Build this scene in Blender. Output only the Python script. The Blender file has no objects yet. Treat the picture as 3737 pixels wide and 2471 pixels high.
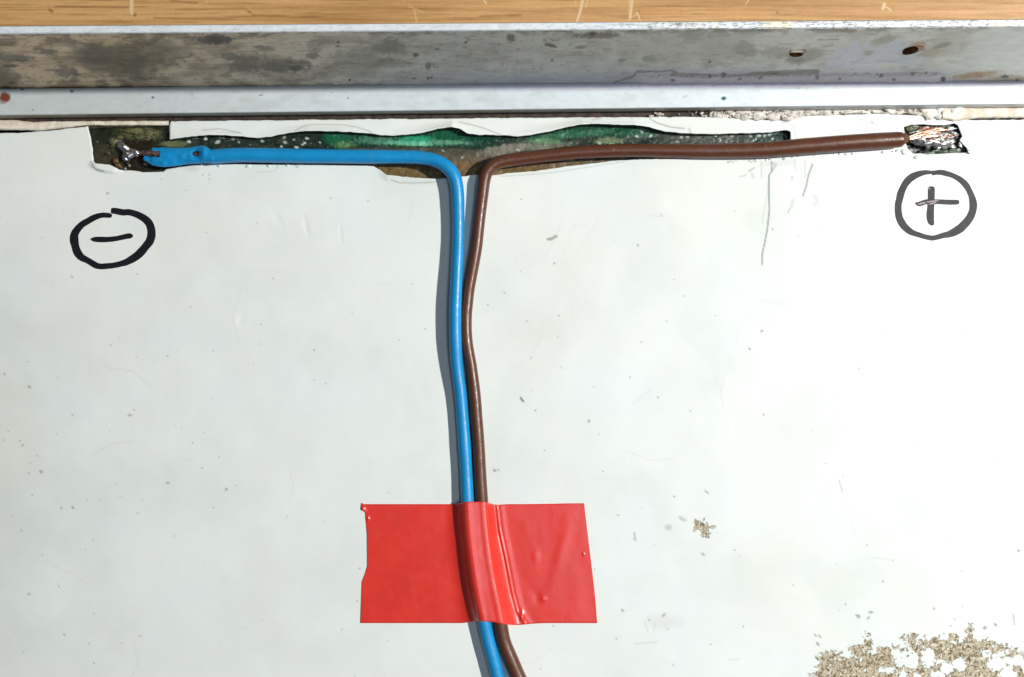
import bpy, math, random
import numpy as np
from mathutils import Vector

# ------------------------------------------------------------------ scale
# photo pixel -> metres on the backsheet plane (the tape is a 19 mm roll)
S = 4.5e-5
H = 0.150                    # camera height above the backsheet
CX, CY = 1868.5, 1235.5
R = math.radians
sc = bpy.context.scene

# ------------------------------------------------------------------ camera, light
cam_d = bpy.data.cameras.new('camera')
cam = bpy.data.objects.new('camera', cam_d)
sc.collection.objects.link(cam)
cam.location = (0, 0, H)
cam_d.sensor_width = 36
cam_d.lens = 36 * H / (3737 * S)
cam_d.clip_start = 0.005
cam_d.clip_end = 20
sc.camera = cam

world = bpy.data.worlds.new('World')
sc.world = world
world.use_nodes = True
bg = world.node_tree.nodes['Background']
bg.inputs[0].default_value = (0.62, 0.78, 1.0, 1)
bg.inputs[1].default_value = 0.065


def lamp(name, kind, loc, power, col, size, target=(0, 0, 0)):
    d = bpy.data.lights.new(name, kind)
    d.energy = power
    d.color = col
    if kind == 'POINT':
        d.shadow_soft_size = size
    else:
        d.shape = 'RECTANGLE'
        d.size, d.size_y = size
    o = bpy.data.objects.new(name, d)
    o.location = loc
    o.rotation_euler = (Vector(target) - Vector(loc)).to_track_quat('-Z', 'Y').to_euler()
    sc.collection.objects.link(o)
    return o


lamp('desk_lamp', 'POINT', (0.42, 0.0575, 0.45), 19.0, (1.0, 0.985, 0.94), 0.009)
lamp('ceiling_panel', 'AREA', (0.175, -0.10, 0.70), 0.86, (0.74, 0.86, 1.0), (0.15, 0.42), (0.175, -0.10, 0))

sc.view_settings.view_transform = 'Standard'
sc.view_settings.look = 'None'
sc.view_settings.exposure = 0
sc.view_settings.gamma = 1
sc.cycles.max_bounces = 8


# ------------------------------------------------------------------ helpers
def W(px, py, z=0.0):
    """photo pixel + height above the backsheet (m) -> world point"""
    k = S * (H - z) / H
    return ((px - CX) * k, (CY - py) * k, z)


def lin(c):
    c = np.asarray(c, float) / 255.0
    return np.where(c <= 0.04045, c / 12.92, ((c + 0.055) / 1.055) ** 2.4)


_TAB = {}


def vnoise(x, y, seed):
    n = 512
    if seed not in _TAB:
        _TAB[seed] = np.random.RandomState(seed).rand(n, n)
    t = _TAB[seed]
    xi = np.floor(x).astype(int); yi = np.floor(y).astype(int)
    fx = x - xi; fy = y - yi
    fx = fx * fx * (3 - 2 * fx); fy = fy * fy * (3 - 2 * fy)
    a = t[xi % n, yi % n]; b = t[(xi + 1) % n, yi % n]
    c = t[xi % n, (yi + 1) % n]; d = t[(xi + 1) % n, (yi + 1) % n]
    return (a * (1 - fx) + b * fx) * (1 - fy) + (c * (1 - fx) + d * fx) * fy


def fbm(x, y, sx, sy, seed, octv=4, gain=0.5):
    v = 0; a = 1; tot = 0; f = 1
    for k in range(octv):
        v = v + a * vnoise(x / sx * f + 37.1 * k, y / sy * f + 11.7 * k, seed + k)
        tot += a; a *= gain; f *= 2.03
    return v / tot            # 0..1, mean .5


def sstep(e0, e1, v):
    t = np.clip((v - e0) / (e1 - e0), 0, 1)
    return t * t * (3 - 2 * t)


def mix(c, col, m):
    if m.ndim == 2 and m.size > 20000:
        r = np.where(m.any(1))[0]; q = np.where(m.any(0))[0]
        if len(r) == 0:
            return c
        w = (slice(r[0], r[-1] + 1), slice(q[0], q[-1] + 1))
        c = np.array(c); mm = m[w][..., None]
        col = np.asarray(col)
        c[w] = c[w] * (1 - mm) + (col[w] if col.ndim == 3 else col) * mm
        return c
    return c * (1 - m[..., None]) + np.asarray(col) * m[..., None]


def window(X, Y, x0, x1, y0, y1):
    """row and column slice of a near-regular grid that covers the box"""
    r = np.where((Y.max(1) >= y0) & (Y.min(1) <= y1))[0]
    c = np.where((X.max(0) >= x0) & (X.min(0) <= x1))[0]
    if len(r) == 0 or len(c) == 0:
        return None
    return slice(r[0], r[-1] + 1), slice(c[0], c[-1] + 1)


def blob(X, Y, cx, cy, rx, ry, ang=0, soft=0.35, warp=0.35, seed=1, ws=None):
    """soft edged, noise warped ellipse mask"""
    if X.ndim == 2 and X.size > 4000:
        e = max(rx, ry) * (1 + soft + warp) + 12
        w = window(X, Y, cx - e, cx + e, cy - e, cy + e)
        m = np.zeros(X.shape)
        if w is not None:
            m[w] = _blob(X[w], Y[w], cx, cy, rx, ry, ang, soft, warp, seed, ws)
        return m
    return _blob(X, Y, cx, cy, rx, ry, ang, soft, warp, seed, ws)


def _blob(X, Y, cx, cy, rx, ry, ang, soft, warp, seed, ws):
    ws = ws or max(6.0, 0.55 * min(rx, ry))
    ca, sa = math.cos(R(ang)), math.sin(R(ang))
    dx, dy = X - cx, Y - cy
    u = (dx * ca + dy * sa) / rx; v = (-dx * sa + dy * ca) / ry
    d = np.sqrt(u * u + v * v) + (fbm(X, Y, ws, ws, seed, 3) - 0.5) * 2 * warp
    return 1 - sstep(1 - soft, 1 + soft, d)


def line_mask(X, Y, pts, w, soft=1.5):
    m = np.zeros_like(X)
    x0 = min(p[0] for p in pts) - 30; x1 = max(p[0] for p in pts) + 30
    y0 = min(p[1] for p in pts) - 30; y1 = max(p[1] for p in pts) + 30
    sel = (X > x0) & (X < x1) & (Y > y0) & (Y < y1)
    if not sel.any():
        return m
    xs, ys = X[sel], Y[sel]
    best = np.full(xs.shape, 1e9)
    for (ax, ay), (bx, by) in zip(pts[:-1], pts[1:]):
        dx, dy = bx - ax, by - ay
        L = dx * dx + dy * dy + 1e-9
        t = np.clip(((xs - ax) * dx + (ys - ay) * dy) / L, 0, 1)
        best = np.minimum(best, np.hypot(xs - ax - t * dx, ys - ay - t * dy))
    m[sel] = 1 - sstep(w - soft, w + soft, best)
    return m


def np_mesh(name, verts, quads, col=None, fields=None, smooth=True):
    me = bpy.data.meshes.new(name)
    verts = np.ascontiguousarray(verts, dtype=np.float32)
    quads = np.ascontiguousarray(quads, dtype=np.int32)
    n = quads.shape[1]
    me.vertices.add(len(verts)); me.vertices.foreach_set('co', verts.ravel())
    me.loops.add(quads.size); me.loops.foreach_set('vertex_index', quads.ravel())
    me.polygons.add(len(quads))
    me.polygons.foreach_set('loop_start', np.arange(0, quads.size, n, dtype=np.int32))
    me.polygons.foreach_set('loop_total', np.full(len(quads), n, dtype=np.int32))
    me.polygons.foreach_set('use_smooth', np.full(len(quads), smooth))
    me.update(calc_edges=True)
    if col is not None:
        a = me.color_attributes.new('Col', 'FLOAT_COLOR', 'POINT')
        c = np.ones((len(verts), 4), dtype=np.float32); c[:, :3] = col
        a.data.foreach_set('color', c.ravel())
    for k, v in (fields or {}).items():
        a = me.attributes.new(k, 'FLOAT', 'POINT')
        a.data.foreach_set('value', np.ascontiguousarray(v, dtype=np.float32).ravel())
    return me


def grid_quads(nr, nc, off=0, flip=False):
    i = np.arange(nr - 1)[:, None] * nc + np.arange(nc - 1)[None, :] + off
    q = np.stack([i, i + nc, i + nc + 1, i + 1], -1).reshape(-1, 4)
    return q[:, ::-1] if flip else q


def link(name, me, mat=None, parent=None, label=None, cat=None, group=None, kind=None):
    o = bpy.data.objects.new(name, me)
    sc.collection.objects.link(o)
    if mat is not None:
        for m in (mat if isinstance(mat, (list, tuple)) else [mat]):
            me.materials.append(m)
    if parent is not None:
        o.parent = parent
    for k, v in (('label', label), ('category', cat), ('group', group), ('kind', kind)):
        if v:
            o[k] = v
    return o


def empty(name, loc, label, cat):
    o = bpy.data.objects.new(name, None)
    sc.collection.objects.link(o)
    o.location = loc
    o.empty_display_size = 0.01
    o['label'] = label; o['category'] = cat
    return o


def pl_interp(pts, n_per=10):
    """Catmull-Rom through rows of floats"""
    P = np.array(pts, float)
    P = np.vstack([2 * P[0] - P[1], P, 2 * P[-1] - P[-2]])
    out = []
    for i in range(1, len(P) - 2):
        for t in np.linspace(0, 1, n_per, endpoint=False):
            a, b, c, d = P[i - 1], P[i], P[i + 1], P[i + 2]
            out.append(0.5 * ((2 * b) + (c - a) * t + (2 * a - 5 * b + 4 * c - d) * t * t + (3 * b - a - 3 * c + d) * t ** 3))
    out.append(P[-2])
    return np.array(out)


# ------------------------------------------------------------------ materials
class Mat:
    def __init__(s, name, base=(0.5, 0.5, 0.5), rough=0.5, metal=0.0, spec=0.5, attr=False, coat=0.0):
        s.m = bpy.data.materials.new(name); s.m.use_nodes = True
        s.nt = s.m.node_tree; s.n = s.nt.nodes; s.l = s.nt.links
        s.b = s.n['Principled BSDF']
        s.b.inputs['Base Color'].default_value = (*base, 1)
        s.b.inputs['Roughness'].default_value = rough
        s.b.inputs['Metallic'].default_value = metal
        s.b.inputs['Specular IOR Level'].default_value = spec
        s.b.inputs['Coat Weight'].default_value = coat
        s.color = None
        tc = s.n.new('ShaderNodeTexCoord'); mp = s.n.new('ShaderNodeMapping')
        s.l.new(tc.outputs['Object'], mp.inputs[0])
        mp.inputs['Scale'].default_value = (1000, 1000, 1000)     # texture space in millimetres
        s.co = mp.outputs[0]
        if attr:
            a = s.n.new('ShaderNodeAttribute'); a.attribute_name = 'Col'
            s.color = a.outputs['Color']
        else:
            c = s.n.new('ShaderNodeRGB'); c.outputs[0].default_value = (*base, 1); s.color = c.outputs[0]

    def stretch(s, sx, sy, sz):
        mp = s.n.new('ShaderNodeMapping'); mp.inputs['Scale'].default_value = (sx, sy, sz)
        s.l.new(s.co, mp.inputs[0]); return mp.outputs[0]

    def noise(s, scale, detail=4, rough=0.6, dist=0.0, co=None):
        t = s.n.new('ShaderNodeTexNoise'); s.l.new(co or s.co, t.inputs['Vector'])
        t.inputs['Scale'].default_value = scale; t.inputs['Detail'].default_value = detail
        t.inputs['Roughness'].default_value = rough; t.inputs['Distortion'].default_value = dist
        return t.outputs['Fac']

    def attr(s, name):
        a = s.n.new('ShaderNodeAttribute'); a.attribute_name = name
        return a.outputs['Fac']

    def rng(s, v, a, b, c=0.0, d=1.0):
        r = s.n.new('ShaderNodeMapRange'); s.l.new(v, r.inputs[0])
        for i, x in enumerate((a, b, c, d)):
            r.inputs[i + 1].default_value = x
        return r.outputs[0]

    def math(s, op, a, b):
        m = s.n.new('ShaderNodeMath'); m.operation = op
        for i, x in enumerate((a, b)):
            if hasattr(x, 'links'): s.l.new(x, m.inputs[i])
            else: m.inputs[i].default_value = x
        return m.outputs[0]

    def blend(s, fac, col, mode='MIX'):
        m = s.n.new('ShaderNodeMix'); m.data_type = 'RGBA'; m.blend_type = mode
        if hasattr(fac, 'links'): s.l.new(fac, m.inputs[0])
        else: m.inputs[0].default_value = fac
        s.l.new(s.color, m.inputs[6])
        if hasattr(col, 'links'): s.l.new(col, m.inputs[7])
        else: m.inputs[7].default_value = (*col, 1)
        s.color = m.outputs[2]
        return s

    def gain(s, v):
        """multiply colour by a scalar socket"""
        cb = s.n.new('ShaderNodeCombineColor')
        for i in range(3): s.l.new(v, cb.inputs[i])
        return s.blend(1.0, cb.outputs[0], 'MULTIPLY')

    def bump(s, h, dist_mm, strength=1.0):
        b = s.n.new('ShaderNodeBump'); b.inputs['Strength'].default_value = strength
        b.inputs['Distance'].default_value = dist_mm * 1e-3
        s.l.new(h, b.inputs['Height'])
        if s.b.inputs['Normal'].links:
            s.l.new(s.b.inputs['Normal'].links[0].from_socket, b.inputs['Normal'])
        s.l.new(b.outputs[0], s.b.inputs['Normal'])
        return s

    def rough(s, v):
        s.l.new(v, s.b.inputs['Roughness']); return s

    def done(s):
        s.l.new(s.color, s.b.inputs['Base Color'])
        return s.m


def m_sheet():
    m = Mat('white_backsheet_film', rough=0.5, spec=0.35, attr=True)
    m.gain(m.rng(m.noise(0.07, 4, 0.6), 0.3, 0.7, 0.955, 1.025))
    m.gain(m.rng(m.noise(4.5, 3, 0.6), 0.3, 0.7, 0.985, 1.012))
    # flaked patches: thresholded field + grit
    f = m.math('ADD', m.attr('flake'), m.rng(m.noise(1.35, 4, 0.6), 0.25, 0.75, -0.55, 0.55))
    mask = m.rng(f, 0.47, 0.53)
    g1 = m.rng(m.noise(1.7, 2, 0.5, 1.2), 0.44, 0.52)
    keep = m.color
    m.color = m.n.new('ShaderNodeRGB').outputs[0]; m.color.default_value = (*lin((124, 111, 86)), 1)
    m.blend(g1, tuple(lin((186, 174, 150))))
    m.blend(m.rng(m.noise(2.1, 2, 0.5, 1.0), 0.57, 0.63), tuple(lin((222, 212, 192))))
    m.blend(m.rng(m.noise(1.3, 2, 0.5), 0.62, 0.7), tuple(lin((98, 84, 62))))
    grit = m.color
    m.color = keep
    m.blend(mask, grit)
    h = m.math('ADD', m.math('MULTIPLY', mask, -0.6), m.math('MULTIPLY', m.noise(5.0, 3, 0.6), 0.05))
    m.bump(h, 0.11)
    m.bump(m.noise(0.16, 2, 0.5), 0.16, 0.5)
    m.rough(m.rng(mask, 0, 1, 0.48, 0.8))
    return m.done()


def m_floor():
    m = Mat('resin_and_cell_backing', rough=0.35, spec=0.4, attr=True)
    m.gain(m.rng(m.noise(1.2, 5, 0.62), 0.32, 0.68, 0.68, 1.25))
    m.bump(m.noise(1.6, 5, 0.6), 0.12)
    m.rough(m.rng(m.noise(0.9, 3, 0.6), 0.3, 0.7, 0.14, 0.42))
    return m.done()


def m_alu(name, r0=0.42, r1=0.62, metal=0.10, bump=0.03):
    m = Mat(name, rough=0.5, spec=0.5, metal=metal, attr=True)
    m.gain(m.rng(m.noise(1.1, 5, 0.65, co=m.stretch(0.5, 1, 1)), 0.3, 0.7, 0.93, 1.06))
    m.bump(m.noise(2.4, 5, 0.65), bump)
    m.rough(m.rng(m.noise(0.5, 4, 0.6), 0.3, 0.7, r0, r1))
    return m.done()


def m_wire(name, rgb, rough=0.36, vary=0.06):
    m = Mat(name, base=lin(rgb), rough=rough, spec=0.5)
    m.gain(m.rng(m.noise(0.35, 4, 0.6), 0.3, 0.7, 1 - vary, 1 + vary))
    m.blend(m.rng(m.noise(2.1, 2, 0.5), 0.735, 0.77, 0, 0.55), (0.75, 0.75, 0.74))
    m.blend(m.rng(m.noise(0.55, 4, 0.6, co=m.stretch(1, 0.25, 1)), 0.58, 0.75, 0, 0.22), tuple(lin(rgb) * 0.6 + 0.09))
    m.bump(m.noise(1.3, 3, 0.6), 0.035)
    m.bump(m.noise(7.0, 2, 0.6), 0.008)
    m.rough(m.rng(m.noise(1.1, 3, 0.6), 0.3, 0.7, rough - 0.07, rough + 0.1))
    return m.done()


def m_tape():
    m = Mat('red_vinyl_tape', base=(0.72, 0.036, 0.022), rough=0.3, spec=0.85)
    m.gain(m.rng(m.noise(0.16, 3, 0.5), 0.3, 0.7, 0.94, 1.06))
    m.bump(m.noise(0.2, 2, 0.5, co=m.stretch(1, 0.6, 1)), 0.10)
    m.bump(m.noise(1.4, 3, 0.5), 0.012)
    m.rough(m.rng(m.noise(0.6, 3, 0.5), 0.3, 0.7, 0.27, 0.36))
    return m.done()


def m_wood():
    m = Mat('wood_grain_laminate', rough=0.42, spec=0.45, attr=True)
    st = m.stretch(0.035, 1.0, 1)
    m.blend(m.rng(m.noise(0.55, 4, 0.6, 0.3, co=st), 0.42, 0.66, 0, 0.8), tuple(lin((158, 112, 62))))
    m.blend(m.rng(m.noise(1.7, 4, 0.65, 0.2, co=m.stretch(0.04, 1.3, 1)), 0.52, 0.70, 0, 0.75), tuple(lin((142, 98, 54))))
    m.blend(m.rng(m.noise(3.3, 3, 0.6, 0.1, co=m.stretch(0.10, 1.2, 1)), 0.5, 0.75, 0, 0.3), tuple(lin((222, 182, 124))))
    m.gain(m.rng(m.noise(2.2, 3, 0.6), 0.3, 0.7, 0.95, 1.05))
    keep = m.color
    m.blend(m.rng(m.attr('scratch'), 0.25, 0.8), tuple(lin((222, 190, 150))))
    m.bump(m.noise(1.5, 4, 0.6, co=m.stretch(0.06, 1.3, 1)), 0.02)
    return m.done()


def m_ink(name, c1, c2, rough):
    m = Mat(name, base=lin(c1), rough=rough, spec=0.4)
    m.blend(m.rng(m.noise(0.55, 3, 0.6), 0.42, 0.66), tuple(lin(c2)))
    m.gain(m.rng(m.noise(3.0, 3, 0.6), 0.3, 0.7, 0.85, 1.15))
    m.bump(m.noise(3.5, 2, 0.5), 0.008)
    return m.done()


def m_metal(name, rgb, rough, bumpd=0.1, tint=None):
    m = Mat(name, base=lin(rgb), rough=rough, metal=1.0)
    if tint is not None:
        m.blend(m.rng(m.noise(1.3, 3, 0.6), 0.46, 0.6), tuple(lin(tint)))
    m.bump(m.noise(2.3, 4, 0.6), bumpd)
    m.rough(m.rng(m.noise(2.0, 3, 0.6), 0.3, 0.7, rough * 0.6, rough * 1.7))
    return m.done()


def m_lump(name, c1, c2, scale=1.0, rough=0.65, bumpd=0.12):
    m = Mat(name, base=lin(c1), rough=rough, spec=0.35)
    m.blend(m.rng(m.noise(scale, 4, 0.6), 0.42, 0.6), tuple(lin(c2)))
    m.bump(m.noise(2.2, 4, 0.6), bumpd)
    return m.done()


SHEET = m_sheet(); FLOOR = m_floor()
WALL = m_alu('weathered_aluminium_wall'); LIP = m_alu('pale_aluminium_lip', 0.38, 0.5, 0.15, 0.012)
BLUE = m_wire('blue_pvc', (18, 138, 198)); BROWN = m_wire('brown_pvc', (88, 49, 30), 0.34, 0.08)
TAPE = m_tape(); WOOD = m_wood()
INK_DARK = m_ink('black_marker_ink', (12, 12, 18), (22, 23, 34), 0.55)
INK_GLARE = m_ink('glare_grey_ink', (30, 27, 36), (52, 46, 56), 0.6)  # veiling glare put into the ink colour, greyer than the minus mark
INK_SCUFF = m_ink('scuffed_marker_ink', (164, 144, 146), (140, 122, 126), 0.5)
SOLDER = m_metal('solder', (232, 230, 234), 0.36, 0.03, (190, 180, 176))
COPPER = m_metal('tinned_copper', (188, 132, 106), 0.36, 0.05, (212, 200, 190))
SOLDER_DULL = m_metal('dull_solder', (222, 220, 220), 0.33, 0.05, (160, 152, 146))
COPPER_DULL = m_metal('dull_copper', (150, 128, 122), 0.5, 0.05)
GASKET = m_lump('grimy_gap', (74, 58, 48), (44, 38, 32), 0.8)
CREAM = m_lump('old_sealant', (236, 228, 212), (214, 200, 178), 0.6)
CRUST = m_lump('crumbled_sealant', (224, 218, 208), (184, 174, 164), 0.9)
RESIN = m_lump('hardened_flux', (112, 112, 78), (70, 70, 46), 0.9, 0.4)
RESIN_BROWN = m_lump('brown_flux', (104, 82, 50), (60, 46, 32), 0.9, 0.35)
GLASS = m_lump('panel_laminate', (28, 32, 38), (22, 26, 32), 0.1, 0.3, 0.01)

# ------------------------------------------------------------------ tabletop
TZ = -0.0075
kT = (H - TZ) / H


def build_table():
    xs = np.concatenate([np.linspace(-9000, -420, 12), np.arange(-400, 4140, 4.0), np.linspace(4160, 12700, 12)])
    ys = np.concatenate([np.linspace(-5000, -260, 10), np.arange(-250, 150, 3.5), np.linspace(160, 9000, 12)])
    X, Y = np.meshgrid(xs, ys)
    V = np.stack([(X - CX) * S * kT, (CY - Y) * S * kT, np.full_like(X, TZ)], -1)
    col = np.broadcast_to(lin((206, 160, 106)), X.shape + (3,)).copy()
    m = fbm(X, Y, 900, 14, 5, 4)
    col = mix(col, lin((214, 170, 114)), sstep(0.5, 0.72, m) * 0.7)
    s = np.zeros_like(X)
    for pts, w, a in (([(481, -40), (480, 40), (482, 48)], 8, .8), ([(2135, -40), (2118, 40), (2106, 78)], 5, .9),
                      ([(2150, -30), (2138, 25)], 4, .6), ([(2298, -40), (2296, 75)], 4, .6), ([(2313, -40), (2300, 70)], 4, .9),
                      ([(2326, 45), (2336, 76)], 3, .9), ([(2310, 62), (2328, 46)], 3, .7), ([(2740, -10), (2722, 14)], 4, .6),
                      ([(3228, 14), (3222, 32)], 6, .9), ([(3234, 26), (3252, 38)], 4, .7), ([(1512, 35), (1520, 80)], 5, .5),
                      ([(1490, 22), (1545, 45)], 5, .4), ([(1766, 4), (1774, 12)], 4, .8), ([(455, 64), (457, 72)], 3, .6),
                      ([(2105, -40), (2098, 20)], 3, .5), ([(1070, 45), (1064, 62)], 3, .4), ([(752, 4), (756, 10)], 4, .5)):
        s = np.maximum(s, a * line_mask(X, Y, pts, w, 2.5))
    for pts, w in (([(486, 50), (492, 54)], 7), ([(2330, 42), (2331, 46)], 3), ([(2835, 45), (2840, 48)], 4), ([(640, 35), (900, 32)], 2),
                   ([(200, 24), (470, 26)], 3), ([(620, 2), (720, 12)], 3), ([(920, 56), (1040, 58)], 3), ([(560, 66), (850, 70)], 2.5),
                   ([(1750, 60), (1900, 56)], 3), ([(180, 36), (190, 42)], 5), ([(905, 42), (915, 46)], 4)):
        col = mix(col, lin((134, 96, 54)), 0.75 * line_mask(X, Y, pts, w, 2.5))
    me = np_mesh('tabletop', V.reshape(-1, 3), grid_quads(*X.shape), col.reshape(-1, 3), {'scratch': s.ravel()})
    link('tabletop', me, WOOD, label='honey brown wood grain tabletop with pale scratches beyond the metal frame', kind='structure')


build_table()

# ------------------------------------------------------------------ solar panel
panel = empty('solar_panel', (0, 0, 0),
              'old solar panel lying face down, white backsheet, corroded frame edge, hand drawn plus and minus', 'solar panel')
SLOPE = -0.0108             # the frame runs very slightly uphill to the right


# ---- backsheet ----
def resample(poly, step, jitter, seed, closed=True):
    rng = np.random.RandomState(seed)
    P = np.array(poly, float)
    if closed: P = np.vstack([P, P[:1]])
    out = []
    for a, b in zip(P[:-1], P[1:]):
        n = max(1, int(np.hypot(*(b - a)) / step))
        for k in range(n):
            p = a + (b - a) * k / n
            out.append(p)
    out = np.array(out)
    nx = fbm(out[:, 0], out[:, 1], 16, 16, seed, 3) - 0.5
    ny = fbm(out[:, 0] + 500, out[:, 1], 16, 16, seed + 9, 3) - 0.5
    return out + np.stack([nx, ny], -1) * 2 * jitter


HOLE1 = [(320, 457), (617, 456), (619, 510), (672, 502), (714, 498), (795, 493), (870, 498), (936, 504), (989, 500), (1056, 487), (1123, 480),
         (1235, 482), (1346, 487), (1391, 494), (1436, 496), (1494, 493), (1547, 486), (1596, 474), (1650, 467), (1677, 471), (1703, 489), (1748, 494),
         (1793, 493), (1860, 496), (1889, 500), (1934, 495), (2001, 483), (2068, 467), (2121, 458), (2179, 455), (2246, 459), (2313, 460),
         (2367, 467), (2425, 482), (2514, 489), (2604, 490), (2693, 487), (2800, 484), (2871, 475), (2884, 479), (2883, 507), (2880, 528), (2760, 556),
         (2600, 574), (2447, 581), (2336, 583), (2246, 588), (2157, 598), (2068, 609), (1956, 625), (1845, 634), (1800, 641), (1727, 639),
         (1687, 645), (1606, 654), (1517, 650), (1450, 644), (1413, 640), (1391, 625), (1364, 606), (1250, 602), (1100, 600), (900, 599), (780, 597),
         (738, 601), (685, 606), (634, 614), (606, 618), (595, 627), (519, 628), (480, 623), (437, 620), (424, 611), (404, 602), (350, 597),
         (340, 588), (335, 535), (327, 491)]
HOLE2 = [(3299, 463), (3325, 455), (3367, 454), (3443, 457), (3468, 453), (3483, 450), (3495, 457), (3512, 497), (3501, 512), (3528, 540), (3531, 557),
         (3468, 559), (3377, 564), (3364, 559), (3331, 560), (3313, 542), (3305, 521)]
TOPX = [-2600, 0, 75, 200, 312, 320, 617, 621, 900, 1900, 2500, 2640, 2740, 2870, 2930, 3200, 3330, 3420, 3540, 3740, 6300]
TOPY = [505, 487, 484, 475, 461, 457, 457, 443, 440, 430, 427, 429, 437, 439, 424, 415, 420, 434, 438, 437, 432]


def in_poly(X, Y, P):
    ins = np.zeros(X.shape, bool)
    x0, y0 = P.min(0); x1, y1 = P.max(0)
    sel = (X >= x0) & (X <= x1) & (Y >= y0) & (Y <= y1)
    xs, ys = X[sel], Y[sel]
    r = np.zeros(xs.shape, bool)
    j = len(P) - 1
    for i in range(len(P)):
        xi, yi = P[i]; xj, yj = P[j]
        if yi != yj:
            c = ((yi > ys) != (yj > ys)) & (xs < (xj - xi) * (ys - yi) / (yj - yi) + xi)
            r ^= c
        j = i
    ins[sel] = r
    return ins


def sheet_z(X, Y):
    """backsheet height (m) at photo pixel coordinates"""
    z = (fbm(X, Y, 420, 420, 71, 3) - 0.5) * 1.4e-4
    # peeled, wavy strip above the trench
    top = np.interp(X, [617, 795, 936, 1123, 1235, 1436, 1650, 1703, 1860, 2121, 2313, 2425, 2604, 2880],
                    [505, 493, 504, 480, 482, 496, 467, 489, 496, 458, 460, 482, 490, 480])
    lift = np.interp(X, [600, 640, 760, 936, 1030, 1120, 1250, 1340, 1436, 1560, 1650, 1720, 1860, 2000, 2120, 2320, 2430, 2600, 2900],
                     [.0, .25, .45, .15, .35, .62, .6, .3, .2, .55, .8, .3, .15, .5, .85, .8, .35, .2, .0])
    near = np.clip(1 - (top - Y) / 34.0, 0, 1) * (Y < top + 12)
    z = z + lift * 1e-3 * near ** 1.5
    # curled flap under the left window, curl along the lower lip
    z = z + 3.5e-4 * blob(X, Y, 385, 612, 50, 16, 12, 0.4, 0.1, 3)
    low = np.interp(X, [1380, 1413, 1517, 1606, 1700, 1800, 1845, 1956, 2068, 2246, 2447, 2600],
                    [620, 640, 650, 654, 643, 641, 634, 625, 609, 588, 581, 574])
    z = z + 2.6e-4 * np.clip(1 - (Y - low) / 26.0, 0, 1) * (Y > low - 10) * sstep(1370, 1420, X) * (1 - sstep(2450, 2700, X))
    # thumbnail dents
    for cx, cy, rx, ry, a, d in ((1013, 800, 13, 26, -35, .45e-4), (1117, 825, 8, 34, -12, .4e-4), (1243, 855, 6, 30, -4, 0.32e-4),
                                 (880, 1165, 14, 20, 10, .4e-4), (2640, 1390, 26, 24, 20, -.35e-4)):
        z = z - d * blob(X, Y, cx, cy, rx, ry, a, 0.7, 0.08, 8)
    # cut marks under the brown wire
    return z


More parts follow.
